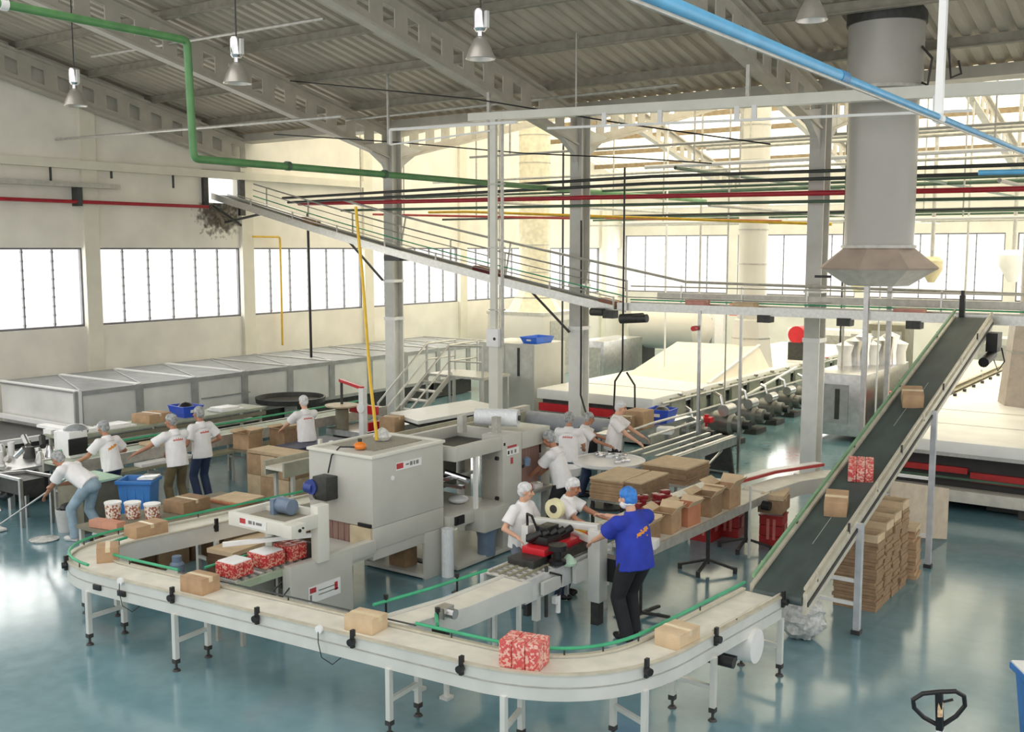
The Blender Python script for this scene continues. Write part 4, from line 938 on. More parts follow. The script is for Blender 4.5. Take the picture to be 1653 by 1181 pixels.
o = MB().cyl((-9.55, 14.65, 0), (-9.55, 14.65, .62), .05, 10).cyl((-9.55, 14.65, 0), (-9.55, 14.65, .03), .2, 14).cyl((-9.55, 14.65, .6), (-9.55, 14.65, .62), .17, 14).build('tub_stand', MDARK, origin=(-9.55, 14.65, 0)); o.location = (-9.28, 14.6, 0); tag(o, 'dark pedestal stand under the round white tub', 'stand')
t = thing('roller_table', 'silver roller table with dark end plate leading back from the turntable', 'conveyor', (-8.7, 17.5, 0))
for x in (-9.0, -8.75, -8.5, -8.25): MB().box(x - .03, 16.2, .74, x + .03, 18.9, .8).build('slat', ALU, t, smooth=0)
for x in (-9.06, -8.2): MB().box(x - .03, 16.2, .62, x + .03, 18.9, .78).build('side_rail', STAIN, t, smooth=0)
MB().prism([(-8.85, 0.0), (-8.2, 0.0), (-8.3, .7), (-8.75, .7)], 'y', 18.86, 18.92).build('end_plate', MDARK, t, smooth=0)
for (x, y) in ((-9.05, 16.4), (-8.2, 16.4), (-9.05, 18.7)): MB().box(x - .025, y - .025, 0, x + .025, y + .025, .64).build('leg', STAIN, t, smooth=0)
MB().bar((-8.2, 16.6, .1), (-8.2, 18.3, .6), .03, .03).bar((-9.05, 16.6, .6), (-8.2, 18.6, .12), .03, .03).build('brace', STAIN, t, smooth=0)
t = thing('guard_rail', 'bent silver guard rail beside the standing worker at the roller table', 'rail', (-9.1, 16.6, 0))
MB().tube(elbow([(-9.25, 16.1, 0), (-9.25, 16.1, 1.1), (-9.3, 16.5, 1.1), (-9.25, 16.5, 1.1)], .05) + [Vector((-9.1, 17.2, 1.18)), Vector((-9.0, 19.0, 1.2))], .025, 8).tube([(-9.1, 17.0, .95), (-9.0, 19.0, 1.0)], .025, 8).build('rail', STAIN, t)
MB().cyl((-9.0, 19.0, 0), (-9.0, 19.0, 1.2), .025, 8).build('post', STAIN, t)
pt = thing('sorting_table', 'long stainless side table behind the roller table holding cartons and a blue tub', 'table', (-10.0, 18.8, 0))
MB().box(-10.35, 17.2, .82, -9.75, 20.2, .86).build('table_top', STAIN, pt, smooth=0)
for (x, y) in ((-10.3, 17.3), (-9.8, 17.3), (-10.3, 20.1), (-9.8, 20.1)): MB().box(x - .025, y - .025, 0, x + .025, y + .025, .82).build('leg', STAIN, pt, smooth=0)
carton('brown carton on the sorting table, left of the two beside the blue tub', (-10.05, 17.75, .86), (.36, .42, .3), .1, CARDD)
carton('brown carton on the sorting table, right of the two beside the blue tub', (-10.02, 18.35, .86), (.42, .5, .34), .05, CARD, tape=False)
def tub(label, loc, s, mat, fill=None, rot=0):
    t = thing('plastic_tub', label, 'tub', loc, rot); x, y, h = s
    prof = []
    b = MB(); k = .8
    vs = [(-x * k / 2, -y * k / 2, 0), (x * k / 2, -y * k / 2, 0), (x * k / 2, y * k / 2, 0), (-x * k / 2, y * k / 2, 0), (-x / 2, -y / 2, h), (x / 2, -y / 2, h), (x / 2, y / 2, h), (-x / 2, y / 2, h)]
    vi = [(p[0] * .93, p[1] * .93, p[2] + (.012 if p[2] == 0 else 0)) for p in vs]
    b.add(vs + vi, [(0, 3, 2, 1), (0, 1, 5, 4), (1, 2, 6, 5), (2, 3, 7, 6), (3, 0, 4, 7), (8, 9, 10, 11), (8, 12, 13, 9), (9, 13, 14, 10), (10, 14, 15, 11), (11, 15, 12, 8), (4, 5, 13, 12), (5, 6, 14, 13), (6, 7, 15, 14), (7, 4, 12, 15)])
    b.build('tub_body', mat, **local(t), smooth=0)
    r = .02
    MB().tube([(-x / 2, -y / 2, h), (x / 2, -y / 2, h), (x / 2, y / 2, h), (-x / 2, y / 2, h), (-x / 2, -y / 2, h)], .012, 6).build('rim', mat, **local(t))
    MB().box(-.06, -y * .47 - .012, h * .45, .06, -y * .47 + .02, h * .7).build('tub_label', WHITE, **local(t), smooth=0)
    return t
tub('royal blue tub on the sorting table in front of the oven', (-9.98, 19.25, .86), (.5, .55, .26), BLUET, rot=.1)
o = MB().lathe((-9.98, 19.25, 1.0), [(0, 0), (.14, 0), (.16, .1), (.08, .16), (0, .17)], 10).build('folded_cloth', BLACK, origin=(-9.98, 19.25, 1.0)); tag(o, 'black folded cloth in the royal blue tub on the sorting table', 'cloth')
carton('pale carton with blue mark on the roller table end', (-9.4, 18.3, .86 - .06), (.3, .3, .12), .3, WHITE, tape=False)
bb = thing('wall_bench', 'small bench with a dark blue tray left of the column behind the workers', 'table', (-11.1, 16.6, 0))
MB().box(-11.5, 16.3, .8, -10.7, 16.9, .84).build('table_top', WHITE, bb, smooth=0)
for (x, y) in ((-11.45, 16.35), (-10.75, 16.35), (-11.45, 16.85), (-10.75, 16.85)): MB().box(x - .02, y - .02, 0, x + .02, y + .02, .8).build('leg', MGREY, bb, smooth=0)
o = MB().box(-11.4, 16.4, .84, -10.85, 16.8, .9).build('blue_tray', pbr('dark_blue_tray', (36, 62, 140), .4), origin=(-11.1, 16.6, .84), bevel=.01); tag(o, 'flat dark blue tray on the small bench left of the column', 'tray')

# ------------------------------------------------------------------ middle oven line
t = thing('tunnel_oven', 'long white-topped tunnel oven with red front strip behind the middle column', 'oven', (-12.4, 26, 0))
X0, X1, Y0, Y1 = -13.95, -10.85, 20.5, 36.0
MB().box(X0, Y0, .86, X1, Y1, 1.1).build('top_cover', OVENW, t, bevel=.03)
MB().box(X0 + .1, Y0 + .12, .76, X1 - .05, Y1, .86).build('dark_gap', MDARK, t, smooth=0)
MB().box(X0 + .05, Y0 + .02, .58, X1 - .02, Y0 + .1, .76).build('red_front_strip', REDM, t, smooth=0)
MB().box(X0 + .05, Y0 + .1, .05, X1 - .1, Y1, .76).build('body', pbr('oven_body_grey', (176, 176, 170), .45), t, smooth=0)
MB().add([(-13.55, 24.1, 1.1), (-11.0, 23.6, 1.1), (-11.35, 27.6, 1.72), (-13.75, 27.4, 1.72), (-13.75, 27.6, 1.1), (-11.1, 27.8, 1.1)], [(0, 1, 2, 3), (1, 5, 2), (0, 3, 4), (3, 2, 5, 4), (0, 4, 5, 1)]).build('canvas_hood', OVENC, t, smooth=0)
MB().bar((-10.98, 23.62, 1.12), (-11.33, 27.6, 1.74), .08, .04).build('hood_edge', WHITE, t, smooth=0)
for y in (22.0, 29.5, 31.2, 33, 35): MB().box(X0, y - .012, 1.1, X1, y + .012, 1.108).build('top_joint', GALV, t, smooth=0)
for k in range(12):
    y = Y0 + .8 + k * 1.1
    MB().box(X1 - .02, y, .55, X1 + .06, y + .7, 1.02).build('side_door', pbr('olive_oven_side', (158, 162, 146), .45), t, smooth=0)
    MB().cyl((X1 + .04, y + .35, 1.08), (X1 + .14, y + .35, 1.08), .035, 8).build('valve', CHROME, t)
MB().tube([(X1 + .12, Y0 + .2, .98), (X1 + .12, Y1 - 2, .98)], .03, 8).tube([(X1 + .25, Y0 + .6, .62), (X1 + .25, Y1 - 4, .7)], .03, 8).build('gas_line', GALV, t)
MB().bar((X1 + .25, 24.5, .62), (X1 + .45, 28.0, 1.15), .06, .04).build('handle_bar', WHITE, t, smooth=0)
# row of gear motors along the oven
def gearmotor(label, x, y, s):
    t = thing('gear_motor', label, 'motor', (x, y, 0), 0, 'gear motors along the middle oven')
    MB().box(-.28 * s, -.3 * s, 0, .28 * s, .3 * s, .12).build('motor_stand', MDARK, **local(t), smooth=0)
    MB().lathe((0, 0, .42 * s), [(0, -.34 * s), (.2 * s, -.34 * s), (.25 * s, -.26 * s), (.25 * s, .1 * s), (.17 * s, .16 * s), (.17 * s, .34 * s), (.06 * s, .38 * s), (0, .38 * s)], 18, 'x').build('motor_body', pbr('motor_steel', (128, 128, 122), .35, .5), **local(t))
    MB().lathe((.05 * s, -.1 * s, .72 * s), [(0, -.2 * s), (.12 * s, -.2 * s), (.12 * s, .2 * s), (0, .2 * s)], 14, 'y').build('blower', STAIN, **local(t))
    MB().cyl((.34 * s, 0, .42 * s), (.5 * s, 0, .42 * s), .1 * s, 14).build('shaft_guard', BLACK, **local(t))
    MB().tube([(-.1 * s, .1 * s, .55 * s), (-.2 * s, .1 * s, .95 * s), (-.35 * s, .15 * s, 1.0 * s)], .04 * s, 8).build('pipe_bend', CHROME, **local(t))
for i, (x, y, s) in enumerate([(-10.0, 20.9, .9), (-9.75, 22.0, 1.1), (-9.9, 23.7, 1.0), (-10.0, 25.2, .95), (-10.1, 26.7, .95), (-10.2, 28.3, .9)]):
    gearmotor('steel gear motor beside the middle oven, %s one from the blue tub' % ORD[i], x, y, s)
o = MB().cyl((-9.98, 21.4, 0), (-9.98, 21.4, .56), .03, 8).box(-10.1, 21.3, .55, -9.85, 21.5, .66).cyl((-9.98, 21.4, .66), (-9.98, 21.4, .72), .05, 10).build('red_valve', REDM, origin=(-9.98, 21.4, .55)); tag(o, 'red valve on the first gear motor of the oven row', 'valve')
fm = thing('felt_conveyor', 'grey padded roller machine in front of the middle oven behind the column', 'machine', (-11.6, 18.6, 0))
MB().lathe((-12.0, 18.4, .74), [(0, -.95), (.18, -.95), (.2, -.9), (.2, 1.3), (.18, 1.35), (0, 1.35)], 20, 'x').build('roller', pbr('grey_felt', (166, 170, 176), .7), fm)
MB().box(-13.05, 18.1, 0, -12.9, 18.7, 1.0).build('side_frame', MGREY, fm, smooth=0)
MB().box(-10.72, 18.1, 0, -10.6, 18.7, .8).build('side_frame', MGREY, fm, smooth=0)
MB().box(-12.9, 18.2, .1, -10.7, 18.6, .54).build('dark_body', BLACK, fm, smooth=0)
MB().cyl((-13.05, 18.35, .85), (-13.1, 18.35, .85), .05, 10).build('bearing', BLACK, fm)

# ------------------------------------------------------------------ cooling tunnel along the left wall
t = thing('cooling_tunnel', 'long grey sheet-metal cooling tunnel along the left wall', 'machine', (-21, 18, 0))
X0, X1, Y0, Y1, ZT = -22.6, -19.55, 12.15, 26.5, 1.5
MB().box(X0 + .03, Y0 + .03, .55, X1 - .03, Y1 - .03, ZT - .04).build('panels', TUNNEL, t, smooth=0)
MB().box(X0 + .02, Y0 + .02, ZT - .05, X1 - .02, Y1 - .02, ZT - .01).build('darkened_top_screen', pbr('tunnel_top_darkened', (128, 131, 130), .5, .1, var=.1, scale=3), t, smooth=0)  # grey screen tone darkened so the strongly lit top does not wash out
fr = MB()
ny = 10
for k in range(ny + 1):
    y = Y0 + (Y1 - Y0) * k / ny
    fr.box(X1 - .05, y - .09, .5, X1, y + .09, ZT)
fr.box(X1 - .05, Y0, ZT - .1, X1, Y1, ZT).box(X0, Y0, ZT - .06, X1, Y0 + .05, ZT).box(X0, Y0, ZT - .06, X0 + .06, Y1, ZT).box(X1 - .05, Y0, .5, X1, Y1, .58)
fr.build('frame', TUNFR, t, smooth=0)
for k in range(ny + 1):
    y = Y0 + (Y1 - Y0) * k / ny
    MB().bar((X0 + .05, y + .0, ZT + .005), (X1 - .05, y + .0, ZT + .005), .09, .03).build('top_batten', WHITE if k < 4 else GALV, t, smooth=0)
    if k < ny: MB().bar((X1 - .1, y + .1, ZT), (X0 + .1, y + (Y1 - Y0) / ny - .1, ZT), .04, .012).build('top_brace', TUNFR, t, smooth=0)
MB().box(X1 - .08, Y0 - .01, .5, X1 + .01, Y0 + .06, ZT).build('corner_post', WHITE, t, smooth=0)
for k in range(6):
    y = Y0 + (Y1 - Y0) * k / 5
    for x in (X0 + .2, X1 - .2): MB().box(x - .04, max(y, Y0 + .1) - .04, 0, x + .04, max(y, Y0 + .1) + .04, .56).build('leg', MDARK, t, smooth=0)
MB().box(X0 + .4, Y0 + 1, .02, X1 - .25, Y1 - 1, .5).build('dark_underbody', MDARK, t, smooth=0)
MB().box(X1 - .02, 15.2, .98, X1 + .004, 16.6, 1.01).build('panel_seam', TUNFR, t, smooth=0)
inf = thing('infeed_belt', 'dark infeed belt with white edge rail in front of the cooling tunnel end', 'conveyor', (-21, 10.8, 0))
MB().box(-22.5, 9.6, .5, -19.7, 12.1, .62).build('belt', MDARK, inf, smooth=0)
MB().box(-19.75, 9.6, .6, -19.65, 12.1, .7).box(-22.5, 12.0, .72, -19.7, 12.12, .8).build('edge_rail', WHITE, inf, smooth=0)
for (x, y) in ((-22.3, 9.8), (-19.8, 9.8), (-19.8, 11.8)): MB().box(x - .03, y - .03, 0, x + .03, y + .03, .5).build('leg', MDARK, inf, smooth=0)

# ------------------------------------------------------------------ packing line of the four workers on the left
t = thing('packing_line', 'long green-railed packing conveyor where the four white-shirted workers stand', 'conveyor', (-16.3, 13, 0))
MB().box(-16.55, 9.6, .8, -16.05, 17.5, .84).build('belt', pbr('pale_green_belt', (186, 196, 176), .5), t, smooth=0)
for x in (-16.62, -16.04): MB().box(x, 9.6, .66, x + .05, 17.5, .86).build('side_rail', GALV, t, smooth=0)
MB().tube([(-16.6, 9.8, .96), (-16.6, 17.4, .96)], .02, 8).build('guide_rail', GREENR, t)
for k in range(5):
    y = 9.8 + k * 1.85
    for x in (-16.58, -16.02): MB().box(x - .025, y - .025, 0, x + .025, y + .025, .66).build('leg', MGREY, t, smooth=0)
    MB().bar((-16.58, y, .3), (-16.02, y, .3), .04, .04).build('leg_brace', MGREY, t, smooth=0)
MB().box(-15.98, 9.7, .55, -15.7, 14.2, .6).build('lower_shelf', pbr('olive_shelf', (150, 148, 124), .5), t, smooth=0)
for y in (9.9, 12, 14): MB().box(-15.98, y, 0, -15.94, y + .04, .56).build('leg', MGREY, t, smooth=0)
t = thing('tray_shelf', 'raised shelf with white trays behind the packing line', 'shelf', (-17.6, 12.4, 0))
MB().box(-17.9, 10.4, 1.0, -17.2, 15.0, 1.05).box(-17.8, 10.5, .78, -17.2, 14.9, .8).build('shelf_board', pbr('grey_green_shelf', (166, 172, 152), .5), t, smooth=0)
for y in (10.5, 12.7, 14.9):
    for x in (-17.85, -17.25): MB().box(x - .025, y - .025, 0, x + .025, y + .025, 1.0).build('post', MGREY, t, smooth=0)
MB().box(-17.2, 10.4, .88, -17.18, 15.0, .96).build('front_board', OLIVE, t, smooth=0)
for i, (x, y, z, lab) in enumerate([(-17.5, 10.9, 1.05, 'white paper sacks on the left end of the tray shelf'), (-17.5, 11.6, 1.05, 'white tray on the tray shelf next to the brown carton'), (-17.5, 14.2, 1.05, 'white tray on the tray shelf right of the blue tub')]):
    tt = thing('white_tray', lab, 'tray', (x, y, z))
    MB().box(x - .24, y - .3, z, x + .24, y + .3, z + .04).box(x - .2, y - .26, z + .04, x + .18, y + .22, z + .075).build('tray_body', WHITE, tt, bevel=.01)
carton('brown carton on the tray shelf left of the blue tub', (-17.5, 12.4, 1.05), (.5, .55, .17), .1, CARD)
tub('blue tub with black cloth on the tray shelf above the workers', (-17.5, 13.2, 1.05), (.46, .56, .22), BLUET, rot=1.5)
o = MB().lathe((-17.5, 13.2, 1.17), [(0, 0), (.15, 0), (.17, .08), (.09, .15), (0, .17)], 9).build('folded_cloth', BLACK, origin=(-17.5, 13.2, 1.17)); tag(o, 'black cloth heaped in the blue tub on the tray shelf', 'cloth')
o = MB().box(-16.5, 11.4, .85, -16.1, 12.3, .9).build('flattened_carton', CARDL, origin=(-16.3, 11.8, .85), smooth=0); tag(o, 'flat pale carton lying on the packing line between two workers', 'cardboard')
o = MB().box(-15.95, 10.9, .6, -15.72, 12.0, .66).build('paper_stack', WHITE, origin=(-15.8, 11.4, .6), bevel=.01); tag(o, 'stack of white paper on the lower shelf between the workers', 'paper')
# filling machine at the left edge
t = thing('filling_machine', 'cluttered silver filling machine at the left edge of the photo', 'machine', (-17.8, 10.0, 0))
MB().box(-18.6, 9.2, .62, -17.0, 10.9, .68).build('bed', STAIN, t, smooth=0)
for (x, y) in ((-18.5, 9.3), (-17.1, 9.3), (-17.1, 10.8), (-18.5, 10.8)): MB().box(x - .04, y - .04, 0, x + .04, y + .04, .62).build('leg', STAIN, t, smooth=0)
MB().box(-18.4, 9.4, .1, -17.2, 10.6, .55).build('dark_body', MDARK, t, smooth=0)
MB().cyl((-17.4, 10.4, .68), (-17.4, 10.4, 1.15), .09, 16).build('column', WHITE, t)
MB().box(-18.3, 10.5, 1.12, -17.2, 10.7, 1.17).box(-18.0, 10.45, 1.0, -17.75, 10.7, 1.12).build('feed_arm', WHITE, t, smooth=0)
random.seed(11)
for k in range(14):
    x, y = random.uniform(-18.5, -17.1), random.uniform(9.3, 10.6)
    MB().lathe((x, y, .68), [(0, 0), (.05 + .04 * (k % 3), 0), (.06, .1 + .05 * (k % 4)), (.03, .2), (0, .2)], 12).build('nozzle', (CHROME, STAIN, MDARK, WHITE)[k % 4], t)
for k in range(8):
    x, y = random.uniform(-18.4, -17.2), random.uniform(9.0, 9.3)
    MB().cyl((x, y, random.uniform(.2, .6)), (x + .2, y, random.uniform(.2, .6)), .06, 12).build('pneumatic_cylinder', (CHROME, STAIN, BLACK)[k % 3], t)
for k in range(26):
    x, y, z = random.uniform(-18.6, -16.9), random.uniform(8.95, 10.7), random.uniform(.15, .95)
    a = random.uniform(0, PI); L = random.uniform(.1, .4)
    MB().cyl((x, y, z), (x + L * math.cos(a), y + L * math.sin(a) * .5, z + random.uniform(-.1, .2)), random.uniform(.015, .06), 10).build('pipe_fitting', (MDARK, STAIN, BLACK, CHROME, MGREY)[k % 5], t)
MB().tube([(-17.3, 9.2, .7), (-17.0, 9.0, .5), (-16.8, 8.9, .2), (-16.7, 8.9, .1)], .025, 8).build('hose', STAIN, t)
t = thing('dosing_head', 'white and black dosing head with hopper behind the bending worker', 'machine', (-16.5, 10.1, 0))
MB().box(-16.75, 9.95, .84, -16.35, 10.3, 1.3).build('head_body', WHITE, t, bevel=.03)
MB().box(-16.36, 9.93, .9, -16.33, 10.28, 1.18).build('dark_window', BLACK, t, bevel=.01)
MB().sph((-16.55, 10.2, 1.28), .2, 14, 8, sc=(1, 1.1, .6)).build('hopper_cover', pbr('grey_film_cover', (150, 156, 158), .25, var=.2), t)
t = thing('metal_frame', 'bare grey metal stand frame left of the bending worker', 'stand', (-16.1, 8.9, 0))
for (x, y) in ((-16.55, 8.75), (-16.35, 9.15), (-15.8, 8.75), (-15.7, 9.2)): MB().box(x - .025, y - .025, 0, x + .025, y + .025, .78).build('post', STAIN, t, smooth=0)
MB().bar((-16.55, 8.75, .77), (-15.8, 8.75, .77), .05, .04).bar((-16.35, 9.15, .77), (-15.7, 9.2, .77), .05, .04).bar((-16.55, 8.75, .77), (-16.35, 9.15, .77), .05, .04).build('top_rail', STAIN, t, smooth=0)
MB().box(-16.5, 8.78, .5, -15.8, 9.15, .74).build('dark_box', MDARK, t, smooth=0)
t = thing('waste_box', 'box with pale green lid standing behind the bending worker', 'box', (-14.95, 9.45, 0))
MB().box(-15.35, 9.1, 0, -14.65, 9.75, .76).build('box_body', OLIVE, t, bevel=.008)
MB().box(-15.38, 9.07, .76, -14.62, 9.78, .8).build('lid', MINT, t, bevel=.008)
def bin_(name, label, loc, r0, r1, h, mat, rim=.03, lid=False, rot=0):
    t = thing(name, label, 'bin', loc, rot)
    def sq(s, z): return [(-s, -s * .8, z), (s, -s * .8, z), (s, s * .8, z), (-s, s * .8, z)]
    vs = sq(r0, 0) + sq(r1, h) + sq(r1 * .94, h) + sq(r0 * .94, .02)
    fs = [(0, 3, 2, 1)] + [(i, (i + 1) % 4, 4 + (i + 1) % 4, 4 + i) for i in range(4)] + [(4 + i, 4 + (i + 1) % 4, 8 + (i + 1) % 4, 8 + i) for i in range(4)] + [(8 + i, 8 + (i + 1) % 4, 12 + (i + 1) % 4, 12 + i) for i in range(4)] + [(12, 13, 14, 15)]
    MB().add(vs, fs).build('bin_body', mat, **local(t), bevel=.02)
    s = r1 + rim
    MB().box(-s, -s * .8 - .01, h - .06, s, -s * .8 + .03, h).box(-s, s * .8 - .03, h - .06, s, s * .8 + .01, h).box(-s, -s * .8, h - .06, -s + .04, s * .8, h).box(s - .04, -s * .8, h - .06, s, s * .8, h).build('rim', mat, **local(t), bevel=.012)
    for q in (-.5, 0, .5): MB().box(q * r1 - .015, -r0 * .8 - .02, .1, q * r1 + .015, -r1 * .78, h * .85).build('rib', mat, **local(t), smooth=0)
    return t
bn = bin_('waste_bin', 'blue plastic bin standing behind the white tubs on the left', (-14.2, 9.78, 0), .2, .26, .82, BLUEB, rot=.6)
MB().box(.05, -.2, .83, .3, .15, .86).build('liner', FILM, **local(bn), bevel=.01)
bk = thing('mop_bucket', 'pale grey mop bucket on the floor beside the bending worker', 'bucket', (-15.05, 9.05, 0))
MB().lathe((-15.05, 9.05, 0), [(0, 0), (.13, 0), (.16, .3), (.16, .36), (.145, .36), (.12, .02), (0, .02)], 20).build('bucket_body', pbr('pale_grey_plastic', (196, 198, 196), .5), bk)
MB().sph((-15.0, 9.1, .38), .17, 10, 6, sc=(1, 1, .45)).build('black_liner', BLACK, bk)
o = MB().lathe((-14.85, 8.55, 0), [(0, 0), (.2, .0), (.22, .02), (.1, .05), (0, .06)], 12).build('floor_cloth', BAGP, origin=(-14.85, 8.55, 0)); tag(o, 'wet pale floor cloth lying at the feet of the bending worker', 'cloth')
# palletised cartons and things behind the U belt
t0 = None
for i in range(3):
    for j in range(2):
        x = -14.45 + i * .36; z = .02 + j * .38
        carton('big brown carton in the block behind the U belt, %s row, %s from the left' % (('bottom', 'top')[j], ORD[i]), (x, 12.55, z), (.35, .5, .375), 0, CARD if (i + j) % 2 else CARDL, group='carton block behind the U belt')
cardstack('loose flattened cartons lying on top of the carton block', (-14.1, 12.55, .79), (1.0, .5, .05), 4, .03, CARDL)
o = MB().box(-14.6, 12.95, .5, -14.0, 14.2, .56).build('dark_tray', pbr('navy_tray', (50, 54, 80), .5), origin=(-14.3, 13.5, .5), smooth=0)
MB2 = None
tag(o, 'dark navy board leaning behind the carton block', 'board'); o.location.z += .25
opencarton('open carton in front of the worker facing left, left of two', (-15.6, 13.15, .62), (.4, .36, .3), .1, CARD, flaps=.1)
opencarton('open carton in front of the worker facing left, right of two', (-15.25, 13.75, .62), (.42, .36, .34), .0, CARDD, flaps=.08)
t = thing('carton_bench', 'low bench under the two open cartons beside the worker facing left', 'table', (-15.4, 13.45, 0))
MB().box(-15.85, 12.9, .57, -15.0, 14.0, .615).build('table_top', OLIVE, t, smooth=0)
for (x, y) in ((-15.8, 12.95), (-15.05, 12.95), (-15.8, 13.95), (-15.05, 13.95)): MB().box(x - .02, y - .02, 0, x + .02, y + .02, .57).build('leg', MGREY, t, smooth=0)
t = thing('rotary_accumulator', 'dark-rimmed round accumulator against the cooling tunnel', 'machine', (-18.6, 17.0, 0))
MB().lathe((-18.6, 17.0, .8), [(0, 0), (.8, 0), (.82, .12), (.78, .12), (.76, .03), (0, .03)], 32).build('rim', MDARK, t)
MB().cyl((-18.6, 17, 0), (-18.6, 17, .8), .15, 14).build('pedestal', MGREY, t)
t = thing('carton_former', 'machine with red guards and a tall post in front of the cooling tunnel', 'machine', (-15.5, 16.4, 0))
MB().box(-16.0, 15.6, .5, -14.9, 17.4, .62).build('bed', STAIN, t, smooth=0)
MB().box(-15.9, 15.7, .05, -15.0, 17.3, .5).build('dark_body', MDARK, t, smooth=0)
MB().box(-14.92, 15.7, .64, -14.86, 16.6, .82).box(-14.95, 16.7, .68, -14.89, 17.3, .84).box(-15.9, 16.2, .9, -15.1, 16.26, 1.08).build('red_guard', REDM, t, smooth=0)
MB().box(-14.75, 15.3, 0, -14.63, 15.42, 1.6).build('post', WHITE, t, smooth=0)
MB().bar((-14.7, 15.36, 1.6), (-15.85, 15.9, 1.62), .08, .06).build('red_arm', REDM, t, smooth=0)
MB().cyl((-15.78, 15.86, 1.1), (-15.78, 15.86, 1.6), .03, 8).build('hanging_rod', MDARK, t)
MB().lathe((-15.78, 15.86, 1.02), [(0, 0), (.1, .0), (.35, .06), (.36, .09), (0, .1)], 24).build('hopper_disc', pbr('beige_disc', (206, 190, 160), .5), t)
MB().cyl((-15.78, 15.86, .62), (-15.78, 15.86, 1.02), .14, 14).build('hopper_body', OLIVE, t)
MB().lathe((-14.69, 15.3, 1.2), [(.07, -.02), (.1, -.02), (.1, .02), (.07, .02)], 18, 'y').build('cable_coil', WHITE, t)

# ------------------------------------------------------------------ stairs, cabinet, platform behind the grey machines
t = thing('access_stair', 'steel access stair with pipe handrails climbing to the cooling tunnel', 'stairs', (-15.6, 19, 0))
for k in range(6):
    MB().box(-16.5, 17.9 + k * .27, .2 + k * .2, -15.8, 18.15 + k * .27, .23 + k * .2).build('tread', GALV, t, smooth=0)
for x in (-16.5, -15.8):
    MB().bar((x, 17.7, .1), (x, 19.6, 1.4), .04, .12).build('stringer', MGREY, t, smooth=0)
    MB().tube([(x, 17.75, .1), (x, 17.75, .85), (x, 19.5, 2.1), (x, 20.6, 2.12), (x, 20.6, 1.2)], .025, 8).tube([(x, 17.75, .5), (x, 19.5, 1.72), (x, 20.6, 1.72)], .02, 8).build('handrail', ALU, t)
    MB().cyl((x, 19.5, 0), (x, 19.5, 2.1), .03, 8).build('rail_post', ALU, t)
MB().box(-16.5, 19.5, 1.32, -14.8, 20.6, 1.38).build('landing', GALV, t, smooth=0)
MB().tube([(-15.8, 19.5, 2.08), (-14.8, 19.5, 2.12), (-14.8, 19.5, 1.38)], .025, 8).tube([(-15.8, 19.5, 1.72), (-14.8, 19.5, 1.74)], .02, 8).build('handrail', ALU, t)
for (x, y) in ((-16.5, 20.55), (-14.85, 19.55), (-14.85, 20.55)): MB().box(x - .03, y - .03, 0, x + .03, y + .03, 1.32).build('rail_post', MGREY, t, smooth=0)
t = thing('control_cabinet', 'tall grey electrical cabinet behind the stair with a blue crate on it', 'cabinet', (-15.5, 21.9, 0))
MB().box(-16.2, 21.2, 0, -14.5, 22.6, 2.05).build('cabinet_body', MGREY, t, bevel=.015)
MB().box(-16.2, 21.19, 1.2, -15.4, 21.2, 2.0).box(-15.35, 21.19, 1.2, -14.55, 21.2, 2.0).build('door', pbr('cabinet_door', (206, 206, 198), .4), t, smooth=0)
MB().box(-14.99, 21.17, 1.25, -14.93, 21.19, 1.95).build('door_gap', MDARK, t, smooth=0)
o = tub('bright blue crate on top of the tall grey cabinet', (-14.75, 21.7, 2.05), (.5, .8, .16), pbr('bright_blue_crate', (58, 116, 226), .4), rot=0)
t = thing('feed_table', 'white slab table in front of the access stair', 'table', (-14.3, 17.5, 0))
MB().prism([(-14.9, 16.4), (-13.7, 15.9), (-13.5, 18.5), (-14.7, 18.9)], 'z', .88, .95).build('table_top', WHITE, t, smooth=0)
MB().prism([(-14.8, 16.5), (-13.75, 16.0), (-13.6, 18.4), (-14.65, 18.8)], 'z', .8, .88).build('table_frame', MDARK, t, smooth=0)
for (x, y) in ((-14.75, 16.6), (-13.8, 16.2), (-13.65, 18.3), (-14.6, 18.7)): MB().box(x - .03, y - .03, 0, x + .03, y + .03, .8).build('leg', MGREY, t, smooth=0)
carton('brown carton at the end of the white slab table', (-14.4, 15.9, .62), (.36, .4, .36), .2, CARD)
o = MB().box(-14.65, 15.6, 0, -14.15, 16.2, .615).build('plinth', MGREY, origin=(-14.4, 15.9, 0), smooth=0); tag(o, 'low grey plinth under the carton by the white slab table', 'plinth')

# ------------------------------------------------------------------ right oven with duct base
t = thing('tunnel_oven', 'wide white-topped tunnel oven at the right edge behind the inclined belt', 'oven', (-3, 24, 0))
X0, X1, Y0, Y1 = -5.5, 1.5, 18.35, 38
MB().box(X0, Y0, 1.0, X1, Y1, 1.2).build('top_cover', OVENW, t, bevel=.02)
for y in (20.2, 22.0, 26, 30): MB().box(X0, y - .015, 1.2, X1, y + .015, 1.206).build('top_joint', GALV, t, smooth=0)
MB().box(-2.72, Y0, 1.2, -2.69, Y1, 1.206).box(-2.72, Y0 - .004, 1.0, -2.69, Y0, 1.2).build('top_joint', GALV, t, smooth=0)
MB().box(X0 + .05, Y0 + .02, .94, X1, Y1, 1.0).build('edge_strip', ALU, t, smooth=0)
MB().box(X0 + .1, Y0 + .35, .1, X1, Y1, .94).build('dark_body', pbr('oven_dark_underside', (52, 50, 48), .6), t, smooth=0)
MB().box(X0 + .15, Y0 + .25, .62, -3.9, Y0 + .33, .72).box(-3.85, Y0 + .25, .5, -2.95, Y0 + .33, .66).box(-2.85, Y0 + .25, .48, 1.4, Y0 + .33, .64).build('burner_bar', CRATE, t, smooth=0)
MB().box(X0 + .1, Y0 + .2, .52, X1, Y0 + .24, .56).build('burner_pipe', GREEND, t, smooth=0)
